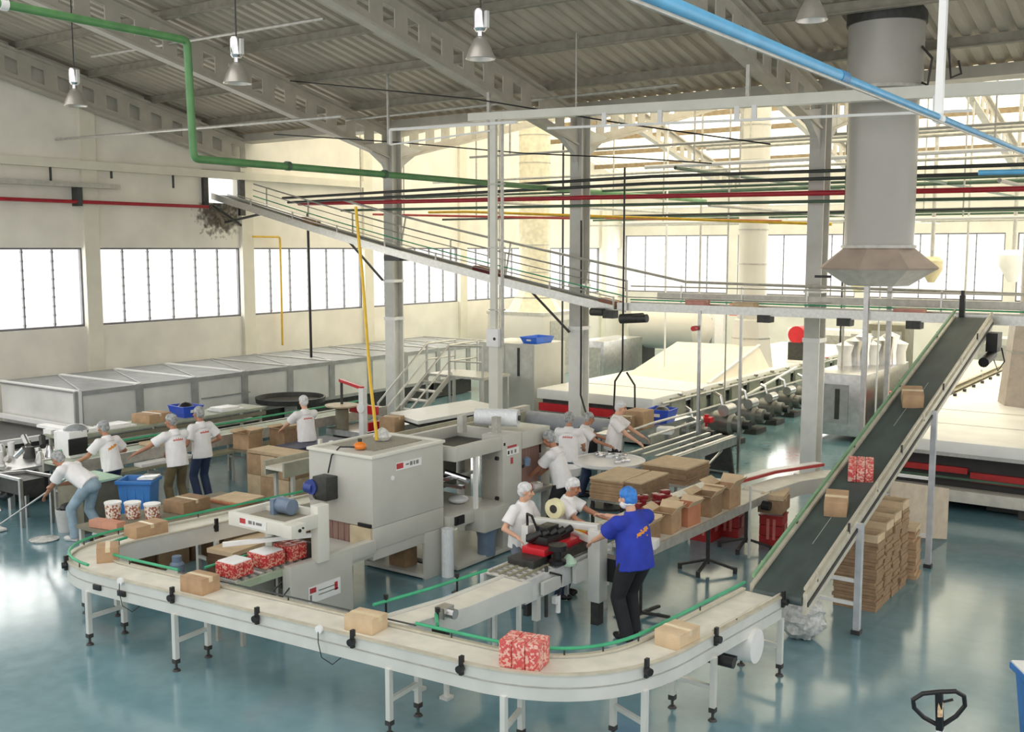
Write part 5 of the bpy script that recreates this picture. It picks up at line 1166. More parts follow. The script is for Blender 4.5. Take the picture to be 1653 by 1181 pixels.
MB().box(X0, Y0, .18, X1, Y0 + .3, .38).build('front_beam', pbr('pale_beam', (206, 202, 190), .4), t, bevel=.01)
for x in (-5.3, -3.0, -.5): MB().box(x - .06, Y0 + .1, 0, x + .06, Y0 + .25, .2).build('foot', MDARK, t, smooth=0)
for k in range(14): MB().cyl((X0 + .12, 20.5 + k * .9, 1.2), (X0 + .12, 20.5 + k * .9, 1.26), .04, 8).build('side_bolt', MDARK, t)
MB().box(-3.6, Y0 + .4, .02, -2.4, Y0 + 1.5, .1).build('drip_tray', BLACK, t, smooth=0)
def duct(label, x, y, z0, r, zt, base=None, cone=None, mat=DUCTC, bands=True, bandmat=GALV):
    t = thing('exhaust_duct', label, 'duct', (x, y, z0))
    zz = z0
    if base:
        bw, bh, tw = base
        b = MB().lathe((x, y, z0), [(bw * 1.08, 0), (tw * 1.08, bh), (r, bh + .05)], 8)
        b.build('duct_base', mat, t, smooth=0); zz = z0 + bh
        MB().lathe((x, y, z0 + bh * .6), [((bw * .4 + tw * .6) * 1.09, 0), ((bw * .4 + tw * .6) * 1.1, .04)], 8).build('base_band', bandmat, t, smooth=0)
    MB().cyl((x, y, zz), (x, y, zt), r, 28).build('duct_pipe', mat, t)
    if bands:
        k = zz + .6
        while k < zt: MB().lathe((x, y, k), [(r, 0), (r + .015, 0), (r + .015, .03), (r, .03)], 28).build('seam_band', bandmat, t); k += .95
    return t
duct('grey octagonal-footed duct on the right oven at the right edge of the photo', -3.62, 23.8, 1.2, .5, zroof(23.8), (.78, 1.8, .62), mat=pbr('taupe_duct', (182, 170, 158), .4))
duct('pale riveted duct standing on the middle oven left of the steel column', -11.75, 28.0, 1.1, .4, zroof(28), (.62, 1.3, .45))
duct('cream duct rising from the far end of the left wall line', -21.2, 31.0, 2.2, .55, zroof(31), (.9, .75, .5), mat=pbr('cream_duct', (222, 214, 190), .45))
o = thing('duct_housing', 'pale box housing under the cream duct at the far left wall', 'machine', (-21.2, 31, 0))
MB().box(-22.4, 29.8, 0, -20.0, 32.2, 2.2).build('housing', DUCTC, o, bevel=.02)
MB().box(-22.42, 29.78, 2.1, -19.98, 32.22, 2.2).box(-19.99, 30.2, .3, -19.98, 31.8, 1.9).build('lid_edge', GALV, o, smooth=0)
t = thing('exhaust_hood', 'huge grey cylindrical exhaust duct with octagonal tan hood hanging from the roof', 'duct', (-5.2, 17.4, 3.8))
cx, cy, r_ = -5.16, 17.4, .54
MB().cyl((cx, cy, 4.42), (cx, cy, 6.95), r_, 40).build('duct_pipe', DUCTG, t)
MB().cyl((cx, cy, 6.9), (cx, cy, 7.95), r_ + .04, 40).build('duct_collar', DUCTG, t)
MB().lathe((cx, cy, 6.88), [(r_, 0), (r_ + .06, 0), (r_ + .06, .05), (r_, .05)], 40).build('collar_ring', GALV, t)
MB().lathe((cx, cy, 4.4), [(r_, 0), (r_ + .04, 0), (r_ + .04, .05), (r_, .05)], 40).build('hood_ring', GALV, t)
MB().cyl((cx, cy, 7.9), (cx, cy, zroof(17.4) + .3), r_ + .07, 36).build('roof_flashing', MDARK, t)
MB().lathe((cx, cy, 4.06), [(.93, 0), (.96, .03), (.52, .38), (.5, .38)], 8).build('hood_skirt', HOODB, t, smooth=0)
MB().lathe((cx, cy, 3.8), [(.0, 0), (.5, 0), (.93, .27)], 8).build('hood_bowl', pbr('pale_hood_bowl', (206, 202, 194), .4), t, smooth=0)
MB().box(cx - .75, cy - .8, 3.93, cx - .5, cy - .74, 3.97).build('hood_slot', BLACK, t, smooth=0)
MB().tube([(cx + .58, cy - .1, 7.5), (cx + .75, cy - .15, 7.3), (cx + .7, cy - .15, 6.9), (cx + .6, cy - .1, 6.95)], .02, 6).tube([(cx + .95, cy, 7.45), (cx + 1.0, cy, 7.0), (cx + 1.15, cy, 7.05), (cx + 1.1, cy, 7.25)], .02, 6).build('hanging_cable', MDARK, t)

# ------------------------------------------------------------------ steel cabinet and clutter right of the column
t = thing('steel_cabinet', 'stainless steel machine cabinet right of the steel column behind the inclined belt', 'machine', (-7.7, 25, 0))
MB().box(-8.5, 23.8, .12, -7.25, 27.4, 1.55).build('cabinet_body', STAIN, t, bevel=.02)
MB().box(-8.2, 23.78, .4, -7.6, 23.8, 1.3).build('door', pbr('dull_steel', (176, 176, 174), .35, .7), t, smooth=0)
MB().box(-7.9, 23.76, .5, -7.8, 23.78, 1.2).build('door_gap', MDARK, t, smooth=0)
for (x, y) in ((-8.4, 23.9), (-7.35, 23.9), (-7.35, 27.2)): MB().box(x - .05, y - .05, 0, x + .05, y + .05, .14).build('foot', MDARK, t, smooth=0)
random.seed(5)
t = thing('depositor', 'white and silver depositor unit with hoppers on the stainless cabinet', 'machine', (-7.6, 26, 1.55))
for k in range(7):
    x, y = -8.3 + .16 * k, 25.6 + .2 * k
    MB().lathe((x, y, 1.55), [(0, 0), (.18, 0), (.16, .3), (.22, .5 + .1 * (k % 3)), (.0, .6 + .1 * (k % 3))], 14).build('hopper', (WHITE, STAIN, CHROME)[k % 3], t)
MB().box(-8.3, 26.0, 1.9, -7.9, 26.4, 2.3).build('gear_housing', MGREY, t, bevel=.01)
o = MB().box(-7.0, 24.6, .9, -6.7, 24.9, 1.1).box(-6.9, 24.6, 0, -6.85, 24.65, .9).build('red_pump', REDM, origin=(-6.85, 24.7, 0), smooth=0); tag(o, 'small red pump box on a post beside the stainless cabinet', 'pump')
t = thing('tray_rack', 'row of cream slatted tray racks behind the top of the inclined belt', 'rack', (-5.9, 27, 0))
for k in range(6): MB().box(-6.6, 25.0, .7 + k * .12, -5.6, 31.0, .74 + k * .12).build('slat', pbr('cream_slat', (222, 214, 190), .5), t, smooth=0)
for y in (25.1, 28, 30.9):
    for x in (-6.55, -5.65): MB().box(x - .02, y - .02, 0, x + .02, y + .02, 1.4).build('post', MGREY, t, smooth=0)
FARM = [(-9.3, 33.0, 1.1, 1.0, 2.1, OLIVE, 'olive electrical cabinet standing behind the steel column'), (-15.8, 34.0, .7, .7, 2.2, WHITE, 'white cupboard at the back left of the middle oven'),
        (-12.6, 37.6, 3.2, .8, 1.5, WHITE, 'white bench machine against the back wall'), (-6.6, 36.0, 1.6, 1.0, 1.6, MGREY, 'grey mixer base against the back wall right of the column'),
        (-17.2, 29.5, 1.0, 2.5, 1.5, STAIN, 'dull steel tank block beside the left duct housing')]
for (x, y, w_, d_, h_, mt_, lab) in FARM:
    t = thing('machine_cabinet', lab, 'machine', (x, y, 0))
    MB().box(x - w_ / 2, y - d_ / 2, .05, x + w_ / 2, y + d_ / 2, h_).build('cabinet_body', mt_, t, bevel=.02)
    MB().box(x - w_ / 2 + .1, y - d_ / 2 - .012, .25, x + w_ / 2 - .1, y - d_ / 2, h_ - .2).build('door', GALV, t, smooth=0)
    MB().box(x - w_ / 2 + .05, y - d_ / 2 + .05, 0, x + w_ / 2 - .05, y + d_ / 2 - .05, .05).build('plinth', MDARK, t, smooth=0)
t = thing('storage_tank', 'horizontal steel tank on legs behind the middle column', 'tank', (-16.6, 32.5, 0))
MB().lathe((-16.6, 32.5, 1.7), [(0, -1.5), (.4, -1.45), (.75, -1.2), (.75, 1.2), (.4, 1.45), (0, 1.5)], 28, 'x').build('tank_body', DUCTC, t)
for x in (-17.5, -15.7): MB().box(x - .08, 32.0, 0, x + .08, 33.0, 1.1).build('saddle', MDARK, t, smooth=0)
o = MB().box(-15.0, 33.8, 2.1, -14.2, 34.1, 2.5).box(-14.65, 33.9, .0, -14.55, 34.0, 2.1).build('warning_board', pbr('orange_red_board', (226, 84, 44), .5), origin=(-13.8, 34, 0), smooth=0); tag(o, 'orange-red board on a post at the back of the hall', 'sign')
t = thing('far_pump', 'red round motor with dark base beyond the canvas hood', 'motor', (-11.9, 30.5, 1.1))
MB().cyl((-11.25, 30.2, 1.85), (-11.25, 30.6, 1.85), .26, 18).build('motor_body', REDM, t)
MB().box(-11.5, 30.2, 1.1, -11.0, 30.7, 1.62).build('motor_base', MDARK, t, smooth=0)
for i, (x, y, z, r_) in enumerate([(-7.2, 29.0, 3.9, .28), (-5.6, 31.0, 4.0, .36), (-11.0, 35.0, 3.4, .32)]):
    t = thing('dust_collector', 'round drum hanging at the back, %s' % ('just right of the large duct hood', 'above the inclined belt', 'between the two ducts')[i], 'drum', (x, y, z))
    MB().lathe((x, y, z), [(0, -r_ * 1.4), (r_ * .3, -r_ * 1.4), (r_, -r_ * .2), (r_, r_ * .6), (r_ * .6, r_), (0, r_)], 20).build('drum_body', (pbr('beige_drum', (206, 196, 160), .5), WHITE, pbr('pale_yellow_drum', (228, 220, 160), .5))[i], t)
    MB().cyl((x, y, z + r_), (x, y, zroof(y) - .1), .05, 10).build('drop_pipe', GALV, t)
# cardboard, bag and panel by the inclined belt
hts = [(12.78, .9), (13.14, .98), (13.48, 1.02), (13.84, 1.1)]
for i, (y, h_) in enumerate(hts):
    cardstack('tied stack of flattened brown cartons under the inclined belt, %s from the front' % ORD[i], (-3.88, y, 0), (.52, .3, h_), 22, 0, CARDD, 'carton stacks under the inclined belt', .014, opentop=True)
cardstack('low leaning stack of flattened cartons at the back of the row under the inclined belt', (-3.8, 14.35, 0), (.42, .35, .72), 14, .1, CARD, 'carton stacks under the inclined belt', .03)
bm = MB(); bm.sph((-4.05, 11.32, .26), .27, 22, 16, sc=(1, .95, 1))
random.seed(21)
bm.v = [(p[0] + (p[0] + 4.05) * random.uniform(-.16, .14), p[1] + (p[1] - 11.32) * random.uniform(-.16, .14), max(.003, p[2] + random.uniform(-.02, .02))) for p in bm.v]
bg_ = bm.build('plastic_bag', BAGP, origin=(-4.05, 11.32, 0)); tag(bg_, 'crumpled clear plastic sack on the floor under the foot of the inclined belt', 'bag')
MB().tube([(-4.05, 11.32, .5), (-4.02, 11.35, .6), (-3.98, 11.3, .66)], .03, 8).build('bag_neck', BAGP, bg_)
o = MB().add([(-4.15, 14.95, .35), (-3.72, 16.5, .02), (-3.72, 16.5, .8), (-4.15, 14.95, 1.15), (-4.13, 14.95, .35), (-3.7, 16.5, .02), (-3.7, 16.5, .8), (-4.13, 14.95, 1.15)],
             [(0, 1, 2, 3), (7, 6, 5, 4), (0, 4, 5, 1), (1, 5, 6, 2), (2, 6, 7, 3), (3, 7, 4, 0)]).build('cardboard_sheet', pbr('beige_board', (206, 190, 168), .7), origin=(-3.9, 15.7, .02), smooth=0); tag(o, 'large beige board leaning below the inclined belt behind the carton stacks', 'board')
# white tubs and cartons beside the left bend
for i, (x, y, h_) in enumerate([(-12.84, 8.42, .22), (-12.68, 8.62, .2), (-12.46, 8.78, .18)]):
    t = thing('product_tub', 'white printed tub standing beyond the left bend of the belt, %s from the left' % ORD[i], 'tub', (x, y, .66), 0, 'white printed tubs')
    MB().lathe((0, 0, 0), [(0, 0), (.095, 0), (.11, h_), (0, h_)], 20).build('tub_body', CANP, **local(t))
    MB().lathe((0, 0, h_), [(0, 0), (.117, 0), (.117, .025), (0, .03)], 20).build('lid', WHITE, **local(t))
t = thing('side_bench', 'low bench beyond the left arm of the belt carrying tubs and open cartons', 'table', (-12.3, 9.0, 0))
MB().box(-13.0, 7.95, .61, -11.9, 10.4, .655).build('table_top', OLIVE, t, smooth=0)
for (x, y) in ((-12.95, 8.0), (-11.95, 8.0), (-12.95, 10.3), (-11.95, 10.3)): MB().box(x - .025, y - .025, 0, x + .025, y + .025, .61).build('leg', MGREY, t, smooth=0)
for i, y in enumerate((8.3, 8.86, 9.42, 9.98)):
    carton('brown carton stored under the side bench, %s from the left bend' % ORD[i], (-12.42, y, 0), (.62, .5, .52), 0, CARDD if i % 2 else CARDIN, tape=False, group='cartons under the side bench')
carton('flat pink-brown carton at the left end of the side bench', (-12.5, 8.1, .66), (.5, .16, .1), .2, pbr('pinkish_cardboard', (206, 150, 124), .8), tape=False)
carton('brown carton with pale lid and tape on the side bench behind the white tubs', (-12.45, 9.35, .66), (.42, .5, .17), .1, CARDD)
cardstack('reddish flattened cartons on the far end of the side bench', (-12.25, 10.1, .66), (.6, .5, .07), 3, .1, pbr('reddish_cardboard', (196, 132, 98), .8))
# pallet truck handle and blue bin, right foreground
t = thing('pallet_truck', 'pallet truck whose black loop handle rises at the lower right edge', 'pallet truck', (-1.7, 7.8, 0))
hx, hy = -1.74, 7.78
pz_ = lambda z: (hx, hy + (1.2 - z) * .12, z)
import math as _m
R_ = Vector((math.cos(yaw_ := math.atan(1224 / 1710.6)), math.sin(yaw_), 0))
c0 = Vector(pz_(.98))
loop = [(-.0, -.06), (-.12, .02), (-.185, .1), (-.19, .17), (-.12, .22), (0, .235), (.12, .24), (.18, .2), (.185, .12), (.12, .03), (0.0, -.06)]
MB().tube([c0 + R_ * a + Vector((0, -b * .3, b)) for (a, b) in loop], .017, 10).build('handle_loop', BLACK, t)
MB().bar(pz_(.9), tuple(c0 + Vector((0, -.07, .235))), .05, .05).build('handle_stem', BLACK, t, bevel=.008)
MB().bar(tuple(c0 + Vector((.0, -.03, .14))), tuple(c0 + R_ * .1 + Vector((0, -.05, .17))), .015, .015).build('release_lever', BLACK, t, smooth=0)
MB().cb(tuple(c0 + Vector((.012, -.06, .1))), (.035, .012, .11), Matrix.Rotation(math.atan(1224 / 1710.6), 3, 'Z')).build('sticker', pbr('orange_white_sticker', (236, 190, 150), .5, var=.3, scale=30), t, smooth=0)
MB().cyl(pz_(.9), pz_(.84), .028, 12).build('stem_collar', WHITE, t)
MB().cyl(pz_(.85), pz_(.2), .022, 12).build('drawbar', BLACK, t)
MB().box(hx - .2, hy + .02, .1, hx + .2, hy + .3, .4).build('pump_housing', REDM, t, bevel=.02)
for s_ in (-1, 1):
    MB().box(hx + s_ * .2 - .08, hy + .3, .06, hx + s_ * .2 + .08, hy + 1.3 - .1, .11).build('fork', REDM, t, bevel=.01)
    MB().cyl((hx + s_ * .07 - .03, hy + .12, .09), (hx + s_ * .07 + .03, hy + .12, .09), .09, 16).build('wheel', BLACK, t)
bn = bin_('waste_bin', 'blue bin with clear liner cut by the right edge of the photo', (-1.15, 9.55, 0), .24, .32, .86, BLUEB, rot=.55)
MB().box(-.34, -.29, .8, -.1, .29, .875).build('liner', FILM, **local(bn), bevel=.015)
# ------------------------------------------------------------------ overhead pipes, tray, lamps
G1 = 'overhead service pipes'
gp = thing('green_pipe', 'thick green pipe with a vertical drop crossing under the roof from the top left', 'pipe', (-13, 10.1, 5.7))
MB().tube(elbow([(-13.0, 4.5, 7.42), (-13.0, 10.05, 7.4), (-13.0, 10.1, 5.71), (-13.0, 27.5, 5.72)], .09), .058, 12).build('pipe_run', GREENP, gp, smooth=60)
for y in (11.9, 14.2, 17.5, 21): MB().cyl((-13, y, 5.72), (-13, y + .08, 5.72), .075, 12).build('coupling', GREEND, gp)
for (y, z) in ((7.3, 7.41),):
    MB().box(-13.06, y - .03, z, -12.94, y + .03, z + .9).build('pipe_hanger', GALV, gp, smooth=0)
    MB().lathe((-13, y, z), [(.06, -.05), (.075, -.05), (.075, .05), (.06, .05)], 14, 'y').build('clamp', WHITE, gp)
bp_ = thing('blue_pipe', 'light blue pipe running overhead from the top of the photo toward the large duct', 'pipe', (-2.5, 8, 5.57))
MB().tube([(-2.5, 2.5, 5.62), (-2.5, 7.4, 5.58)], .042, 14).build('pipe_run', BLUEP, bp_)
MB().tube([(-2.5, 7.4, 5.58), (-2.5, 16.5, 5.54)], .032, 12).build('pipe_run', BLUEP, bp_)
MB().cyl((-2.5, 7.35, 5.58), (-2.5, 7.5, 5.58), .048, 14).build('coupling', pbr('blue_coupling', (70, 130, 176), .4), bp_)
MB().tube([(-2.47, 4, 5.54), (-2.47, 16.4, 5.5)], .012, 8).build('cable_conduit', GALV, bp_)
MB().box(-2.53, 10.05, 5.55, -2.47, 10.12, 6.75).build('hanger', WHITE, bp_, smooth=0)
MB().cyl((-2.5, 10.03, 5.56), (-2.5, 10.14, 5.56), .05, 12).build('clamp', WHITE, bp_)
o = pipe('blue_pipe', 'short light blue pipe end sticking in from the right edge', [(-3.1, 14.6, 5.36), (0.5, 14.6, 5.3)], .035, BLUEP)
for x in (-1.6, .2): MB().box(x - .012, 14.59, 5.3, x + .012, 14.61, zroof(14.6) - .02).build('hanger', GALV, o, smooth=0)
rp = thing('red_pipe', 'dark red sprinkler pipe along the left wall above the windows', 'pipe', (-23.2, 15, 5.5))
MB().tube([(-23.2, 9.7, 5.5), (-23.2, 18.45, 5.5)], .045, 10).build('pipe_run', REDP, rp)
MB().box(-23.395, 14.6, 5.4, -23.15, 14.72, 5.95).build('bracket', DARKP, rp, smooth=0)
tag(MB().box(-23.3, 9.7, 5.84, -23.05, 15.7, 5.95).build('cable_channel', GALV, origin=(-23.2, 13, 5.9), smooth=0), 'grey cable channel on the left wall above the red pipe', 'channel')
tag(MB().box(-23.4, 9.7, 6.28, -23.2, 24.5, 6.48).build('wall_beam', PILAS, origin=(-23.3, 17, 6.4), smooth=0), 'pale horizontal beam along the left wall below the gable rafter', 'beam')
for i, (y, za, zb) in enumerate([(14.0, 6.28, 5.95), (15.6, 6.4, 6.1), (17.4, 6.3, 5.95)]):
    tag(MB().box(-23.28, y - .02, zb, -23.24, y + .02, za).build('hanger_rod', DARKP, origin=(-23.26, y, zb), smooth=0), 'short dark hanger under the wall beam, %s from the left' % ORD[i], 'hanger')
pipe('red_pipe', 'dark red pipe crossing the hall in front of the steel columns', [(-20.9, 19.55, 5.56), (-12, 19.55, 5.48), (-4.6, 19.55, 5.4), (2, 19.55, 5.36)], .05, REDP)
o = pipe('red_pipe', 'thin faded red pipe below the thick red one on the left', [(-19.6, 21.0, 5.3), (-12.9, 21.0, 5.08)], .03, REDL)
for x in (-18.5, -15.4): MB().box(x - .012, 20.99, 5.2, x + .012, 21.01, zroof(21) - .02).build('hanger', GALV, o, smooth=0)
pipe('orange_pipe', 'thin faded orange pipe near the back below the yellow pipe', [(-13, 22.0, 5.12), (-8.6, 22.0, 4.98)], .03, pbr('orange_pipe_paint', (214, 132, 90), .5))
pipe('dark_pipe', 'upper of two dark steam pipes crossing in front of the columns', [(-21.4, 19.45, 5.72), (-10.4, 19.45, 5.86), (1, 19.45, 5.74)], .035, DARKP)
pipe('dark_pipe', 'lower of two dark steam pipes crossing in front of the columns', [(-21.2, 19.45, 5.6), (-10.4, 19.45, 5.72), (1, 19.45, 5.6)], .035, DARKP)
pipe('green_pipe', 'thin dark green pipe crossing the hall just under the red pipe', [(-19.4, 19.6, 5.36), (-10, 19.6, 5.3), (1, 19.6, 5.2)], .032, GREEND)
pipe('yellow_pipe', 'yellow gas pipe turning down above the big grey box', elbow([(-7.5, 22.0, 4.9), (-17.2, 22.0, 5.35), (-18.5, 22, 5.36)], .1), .035, YELP)
pipe('yellow_pipe', 'yellow gas pipe with a drop fixed on the left wall', elbow([(-23.15, 19.9, 4.72), (-23.15, 20.9, 4.72), (-23.15, 20.9, 1.6)], .08), .03, YELP)
pipe('black_hose', 'black hose hanging straight down to the cooling tunnel', [(-20.5, 19.48, 5.3), (-20.5, 19.5, 1.52)], .035, BLACK)
for i, (y, z, xa, xb) in enumerate([(24.0, 6.3, -20, 4), (26.0, 5.9, -22, 3), (28.0, 6.6, -14, 4), (31, 6.2, -23, 4), (33, 5.4, -20, 3), (35.5, 5.9, -22, 4), (37, 5.3, -23, 4)]):
    pipe('service_pipe', 'pale service pipe crossing the far nave, %s one behind the columns' % ORD[i], [(xa, y, z), (xb, y, z)], .05 if i % 2 else .035, (GALV, GREEND, WHITE)[i % 3], group='pipes across the far nave')
for i, (y, z, xa, xb, r_, mt) in enumerate([(20.6, 6.6, -16, 2, .03, GALV), (21.2, 6.2, -11.5, 3, .045, WHITE), (21.8, 5.75, -22, 3, .03, GREEND), (22.6, 6.75, -11, 3, .04, GALV), (23.2, 5.2, -19, 3, .03, DARKP), (24.6, 5.05, -14, 3, .04, WHITE), (25.4, 6.95, -12, 3, .05, GALV), (27.2, 5.3, -17, 3, .04, GREEND)]):
    o = pipe('service_pipe', 'service pipe in the rack just behind the steel columns, %s from the front' % ORD[i], [(xa, y, z), (xb, y, z)], r_, mt, group='pipe rack behind the steel columns')
    for x in (xa + 1.2, (xa + xb) / 2, xb - 1.5): MB().box(x - .015, y - .015, z, x + .015, y + .015, zroof(y) - .05).build('hanger', GALV, o, smooth=0)
for i, (x, z) in enumerate([(-15.2, 5.5), (-10.4, 6.1), (-9.6, 5.3), (-6.2, 5.9), (-4.0, 5.6)]):
    pipe('service_pipe', 'service pipe running away into the far nave, %s from the left' % ORD[i], [(x, 20.5, z), (x, 39.5, z)], .04, (GALV, GREEND)[i % 2], group='pipes running along the far nave')
random.seed(3)
drops = [(-15.4, 17, 6.6, 8.1, .03), (-10.35, 16.45, 6.9, 0, .016), (-14.2, 22, 0, 0, .025), (-16.8, 22.9, 0, 0, .02), (-12.9, 25, 1.1, 0, .025), (-10.5, 23.5, 0, 0, .022), (-9.0, 26, 0, 0, .02),
         (-8.0, 24.5, 1.55, 0, .03), (-6.6, 22.5, 0, 0, .02), (-13.6, 28.5, 1.1, 0, .03), (-10.2, 31, 0, 0, .03), (-7.0, 32, 0, 0, .03), (-4.9, 29, 1.2, 0, .03), (-14.8, 31, 0, 0, .03)]
for i, (x, y, a, b, r_) in enumerate(drops):
    b = b or zroof(y) - .05
    lab = ['white suspension rod left of the electrical mast, hanging from the roof', 'thin suspension rod hanging to the cable tray beside the middle lamp'] + ['thin vertical drop pipe hanging in the far nave, %s in order' % ORD[k] for k in range(12)]
    pipe('drop_pipe', lab[i], [(x, y, a), (x, y, b)], r_, (WHITE, GALV, DARKP, GALV)[i % 4] if i > 1 else GALV, group='drop pipes in the far nave' if i > 1 else None, n=8)
# conduits under the near roof
pipe('conduit', 'pale conduit crossing just below the roof in front of the middle rafter', [(-17.8, 18.2, 7.38), (-9.2, 18.2, 7.44)], .03, GALV)
pipe('conduit', 'pale conduit crossing just below the roof toward the left wall', [(-23.3, 14.2, 6.93), (-14.0, 14.2, 6.8)], .028, GALV)
pipe('conduit', 'pale conduit high under the roof behind the left lamps', [(-20.5, 13.4, 8.42), (-13.6, 13.4, 8.36)], .03, GALV)
pipe('cable', 'thin dark cable sagging from the left toward the column beside the turntable', [(-19.5, 17.5, 7.1), (-16, 18.0, 6.75), (-13, 18.6, 6.4), (-10.5, 19.0, 6.2), (-9.0, 19.3, 6.05)], .014, BLACK)
pipe('cable', 'thin dark cable sagging under the cable tray toward the right-hand column', [(-17.5, 16.2, 8.0), (-12.4, 16.2, 7.2), (-9.5, 16.6, 6.6), (-7.2, 17.8, 6.2)], .014, BLACK)
ct = thing('cable_tray', 'long white cable tray with lower rail hanging across the hall under the rafters', 'tray', (-7.8, 16.45, 6.7))
MB().add([(-12.75, 16.35, 6.84), (-2.4, 16.35, 6.54), (-2.4, 16.55, 6.54), (-12.75, 16.55, 6.84), (-12.75, 16.35, 6.98), (-2.4, 16.35, 6.72), (-2.4, 16.55, 6.72), (-12.75, 16.55, 6.98)],
         [(0, 3, 2, 1), (4, 5, 6, 7), (0, 1, 5, 4), (1, 2, 6, 5), (2, 3, 7, 6), (3, 0, 4, 7)]).build('tray_channel', MCREAM, ct, smooth=0)
MB().bar((-10.9, 16.35, 6.58), (-3.6, 16.35, 6.36), .04, .04).build('lower_rail', WHITE, ct, smooth=0)
MB().bar((-14.75, 16.35, 6.8), (-11.6, 16.35, 6.74), .06, .05).bar((-14.75, 16.35, 6.8), (-14.75, 16.35, 6.5), .05, .05).bar((-14.75, 16.35, 6.5), (-12.2, 16.35, 6.62), .03, .03).build('end_frame', WHITE, ct, smooth=0)
for x in (-9.7, -8.6, -7.2, -6.9, -4.1):
    z = 6.84 - (x + 12.75) * .029
    MB().box(x - .04, 16.33, z - .22, x + .04, 16.37, z + .02).build('rail_hanger', WHITE, ct, smooth=0)
for x in (-12.3, -7.05, -2.6): MB().box(x - .03, 16.4, 6.8, x + .03, 16.46, zroof(16.4) - .9).build('tray_hanger', GALV, ct, smooth=0)
em = thing('electrical_mast', 'tall pair of white electrical risers with a box rising beside the film roll', 'mast', (-12.1, 16.4, 0))
MB().box(-12.23, 16.36, 1.0, -12.1, 16.44, 6.86).build('riser', MCREAM, em, smooth=0)
MB().cyl((-11.98, 16.42, 2.5), (-11.98, 16.42, 6.84), .035, 10).cyl((-12.3, 16.42, 4.2), (-12.3, 16.42, 6.84), .02, 8).build('riser_pipe', GALV, em)
MB().box(-12.28, 16.3, 2.5, -12.0, 16.46, 2.85).build('switch_box', WHITE, em, bevel=.01)
MB().cyl((-12.08, 16.29, 2.66), (-12.08, 16.3, 2.66), .03, 10).build('switch', BLACK, em)
MB().box(-12.25, 16.34, 0, -12.03, 16.5, 2.5).build('lower_riser', MCREAM, em, smooth=0)
for z in (3.2, 4.4, 5.6): MB().box(-12.26, 16.35, z, -11.93, 16.46, z + .03).build('strap', GALV, em, smooth=0)
# steel portal at the far right
t = thing('pipe_portal', 'white steel portal frame with pipes at the upper right edge', 'frame', (-2.2, 19, 4.6))
MB().box(-3.3, 18.95, 4.9, -3.22, 19.05, 7.3).box(-2.7, 18.95, 4.7, -2.62, 19.05, 7.3).bar((-3.3, 19, 7.1), (-1.0, 19, 7.0), .08, .08).bar((-3.3, 19, 5.3), (-1, 19, 5.2), .06, .06).build('frame_bars', WHITE, t, smooth=0)
# hoses by the middle column and looping cable
pipe('black_cable', 'black cable looping down the white foot of the column beside the turntable', [(-12.18, 19.6, 5.0), (-12.16, 19.6, 2.2), (-12.1, 19.5, 1.2), (-11.8, 19.3, .75), (-11.4, 19.3, .7), (-11.1, 19.3, .9)], .022, BLACK)
lp = [(-10.55, 18.6, 6.0), (-10.55, 18.6, 1.95)]
pipe('hanging_cable', 'black cable hanging with a loop behind the standing worker', lp + [(-10.72, 18.6, 1.7), (-10.74, 18.6, 1.1), (-10.5, 18.6, .86), (-10.25, 18.6, 1.1), (-10.26, 18.6, 1.65), (-10.45, 18.6, 1.9)], .02, BLACK)
o = MB().sph((-11.0, 17.9, .55), .3, 12, 8, sc=(1, .8, 1.4)).build('refuse_sack', BLACK, origin=(-11.0, 17.9, .1)); o.location.z -= .1; tag(o, 'black refuse sack hanging behind the sitting worker at the turntable', 'bag')
# high bay lamps
def lamp(label, x, y, zb, s, on=False):
    t = thing('high_bay_lamp', label, 'lamp', (x, y, zb), 0, 'aluminium high-bay lamps under the roof')
    k = s
    MB().lathe((0, 0, 0), [(.30 * k, 0), (.31 * k, .012 * k), (.24 * k, .2 * k), (.14 * k, .4 * k), (.07 * k, .46 * k), (.06 * k, .455 * k), (.13 * k, .39 * k), (.23 * k, .19 * k), (.29 * k, .004), (.30 * k, 0)], 28, caps=False).build('reflector', pbr('spun_aluminium', (206, 200, 192), .3, .7, var=.04), **local(t))
    MB().cyl((0, 0, .45 * k), (0, 0, .58 * k), .06 * k, 14).build('neck', CHROME, **local(t))
    MB().lathe((0, 0, .56 * k), [(0, 0), (.1 * k, 0), (.14 * k, .06 * k), (.15 * k, .38 * k), (.13 * k, .44 * k), (0, .44 * k)], 18).build('ballast_housing', CHROME, **local(t))
    MB().box(.13 * k, -.04 * k, .62 * k, .2 * k, .04 * k, .95 * k).build('terminal_box', pbr('pale_terminal_box', (206, 206, 202), .4), **local(t), smooth=0)
    MB().cyl((0, 0, 1.0 * k), (0, 0, zroof(y) - .15 - zb), .012, 6).build('hanging_rod', MDARK, **local(t))
    MB().sph((0, 0, .22 * k), .07 * k, 12, 8, sc=(1, 1, 1.5)).build('bulb', WHITE, **local(t))
lamp('high-bay lamp nearest the left wall', -17.7, 11.2, 6.95, .66)
lamp('high-bay lamp second from the left, right of the green pipe drop', -12.4, 10.45, 6.78, .66)
lamp('high-bay lamp at the top centre in front of the middle rafter', -8.1, 10.65, 6.72, .6)
lamp('high-bay lamp cut by the top edge above the large grey duct', -4.55, 12.4, 7.05, .6)
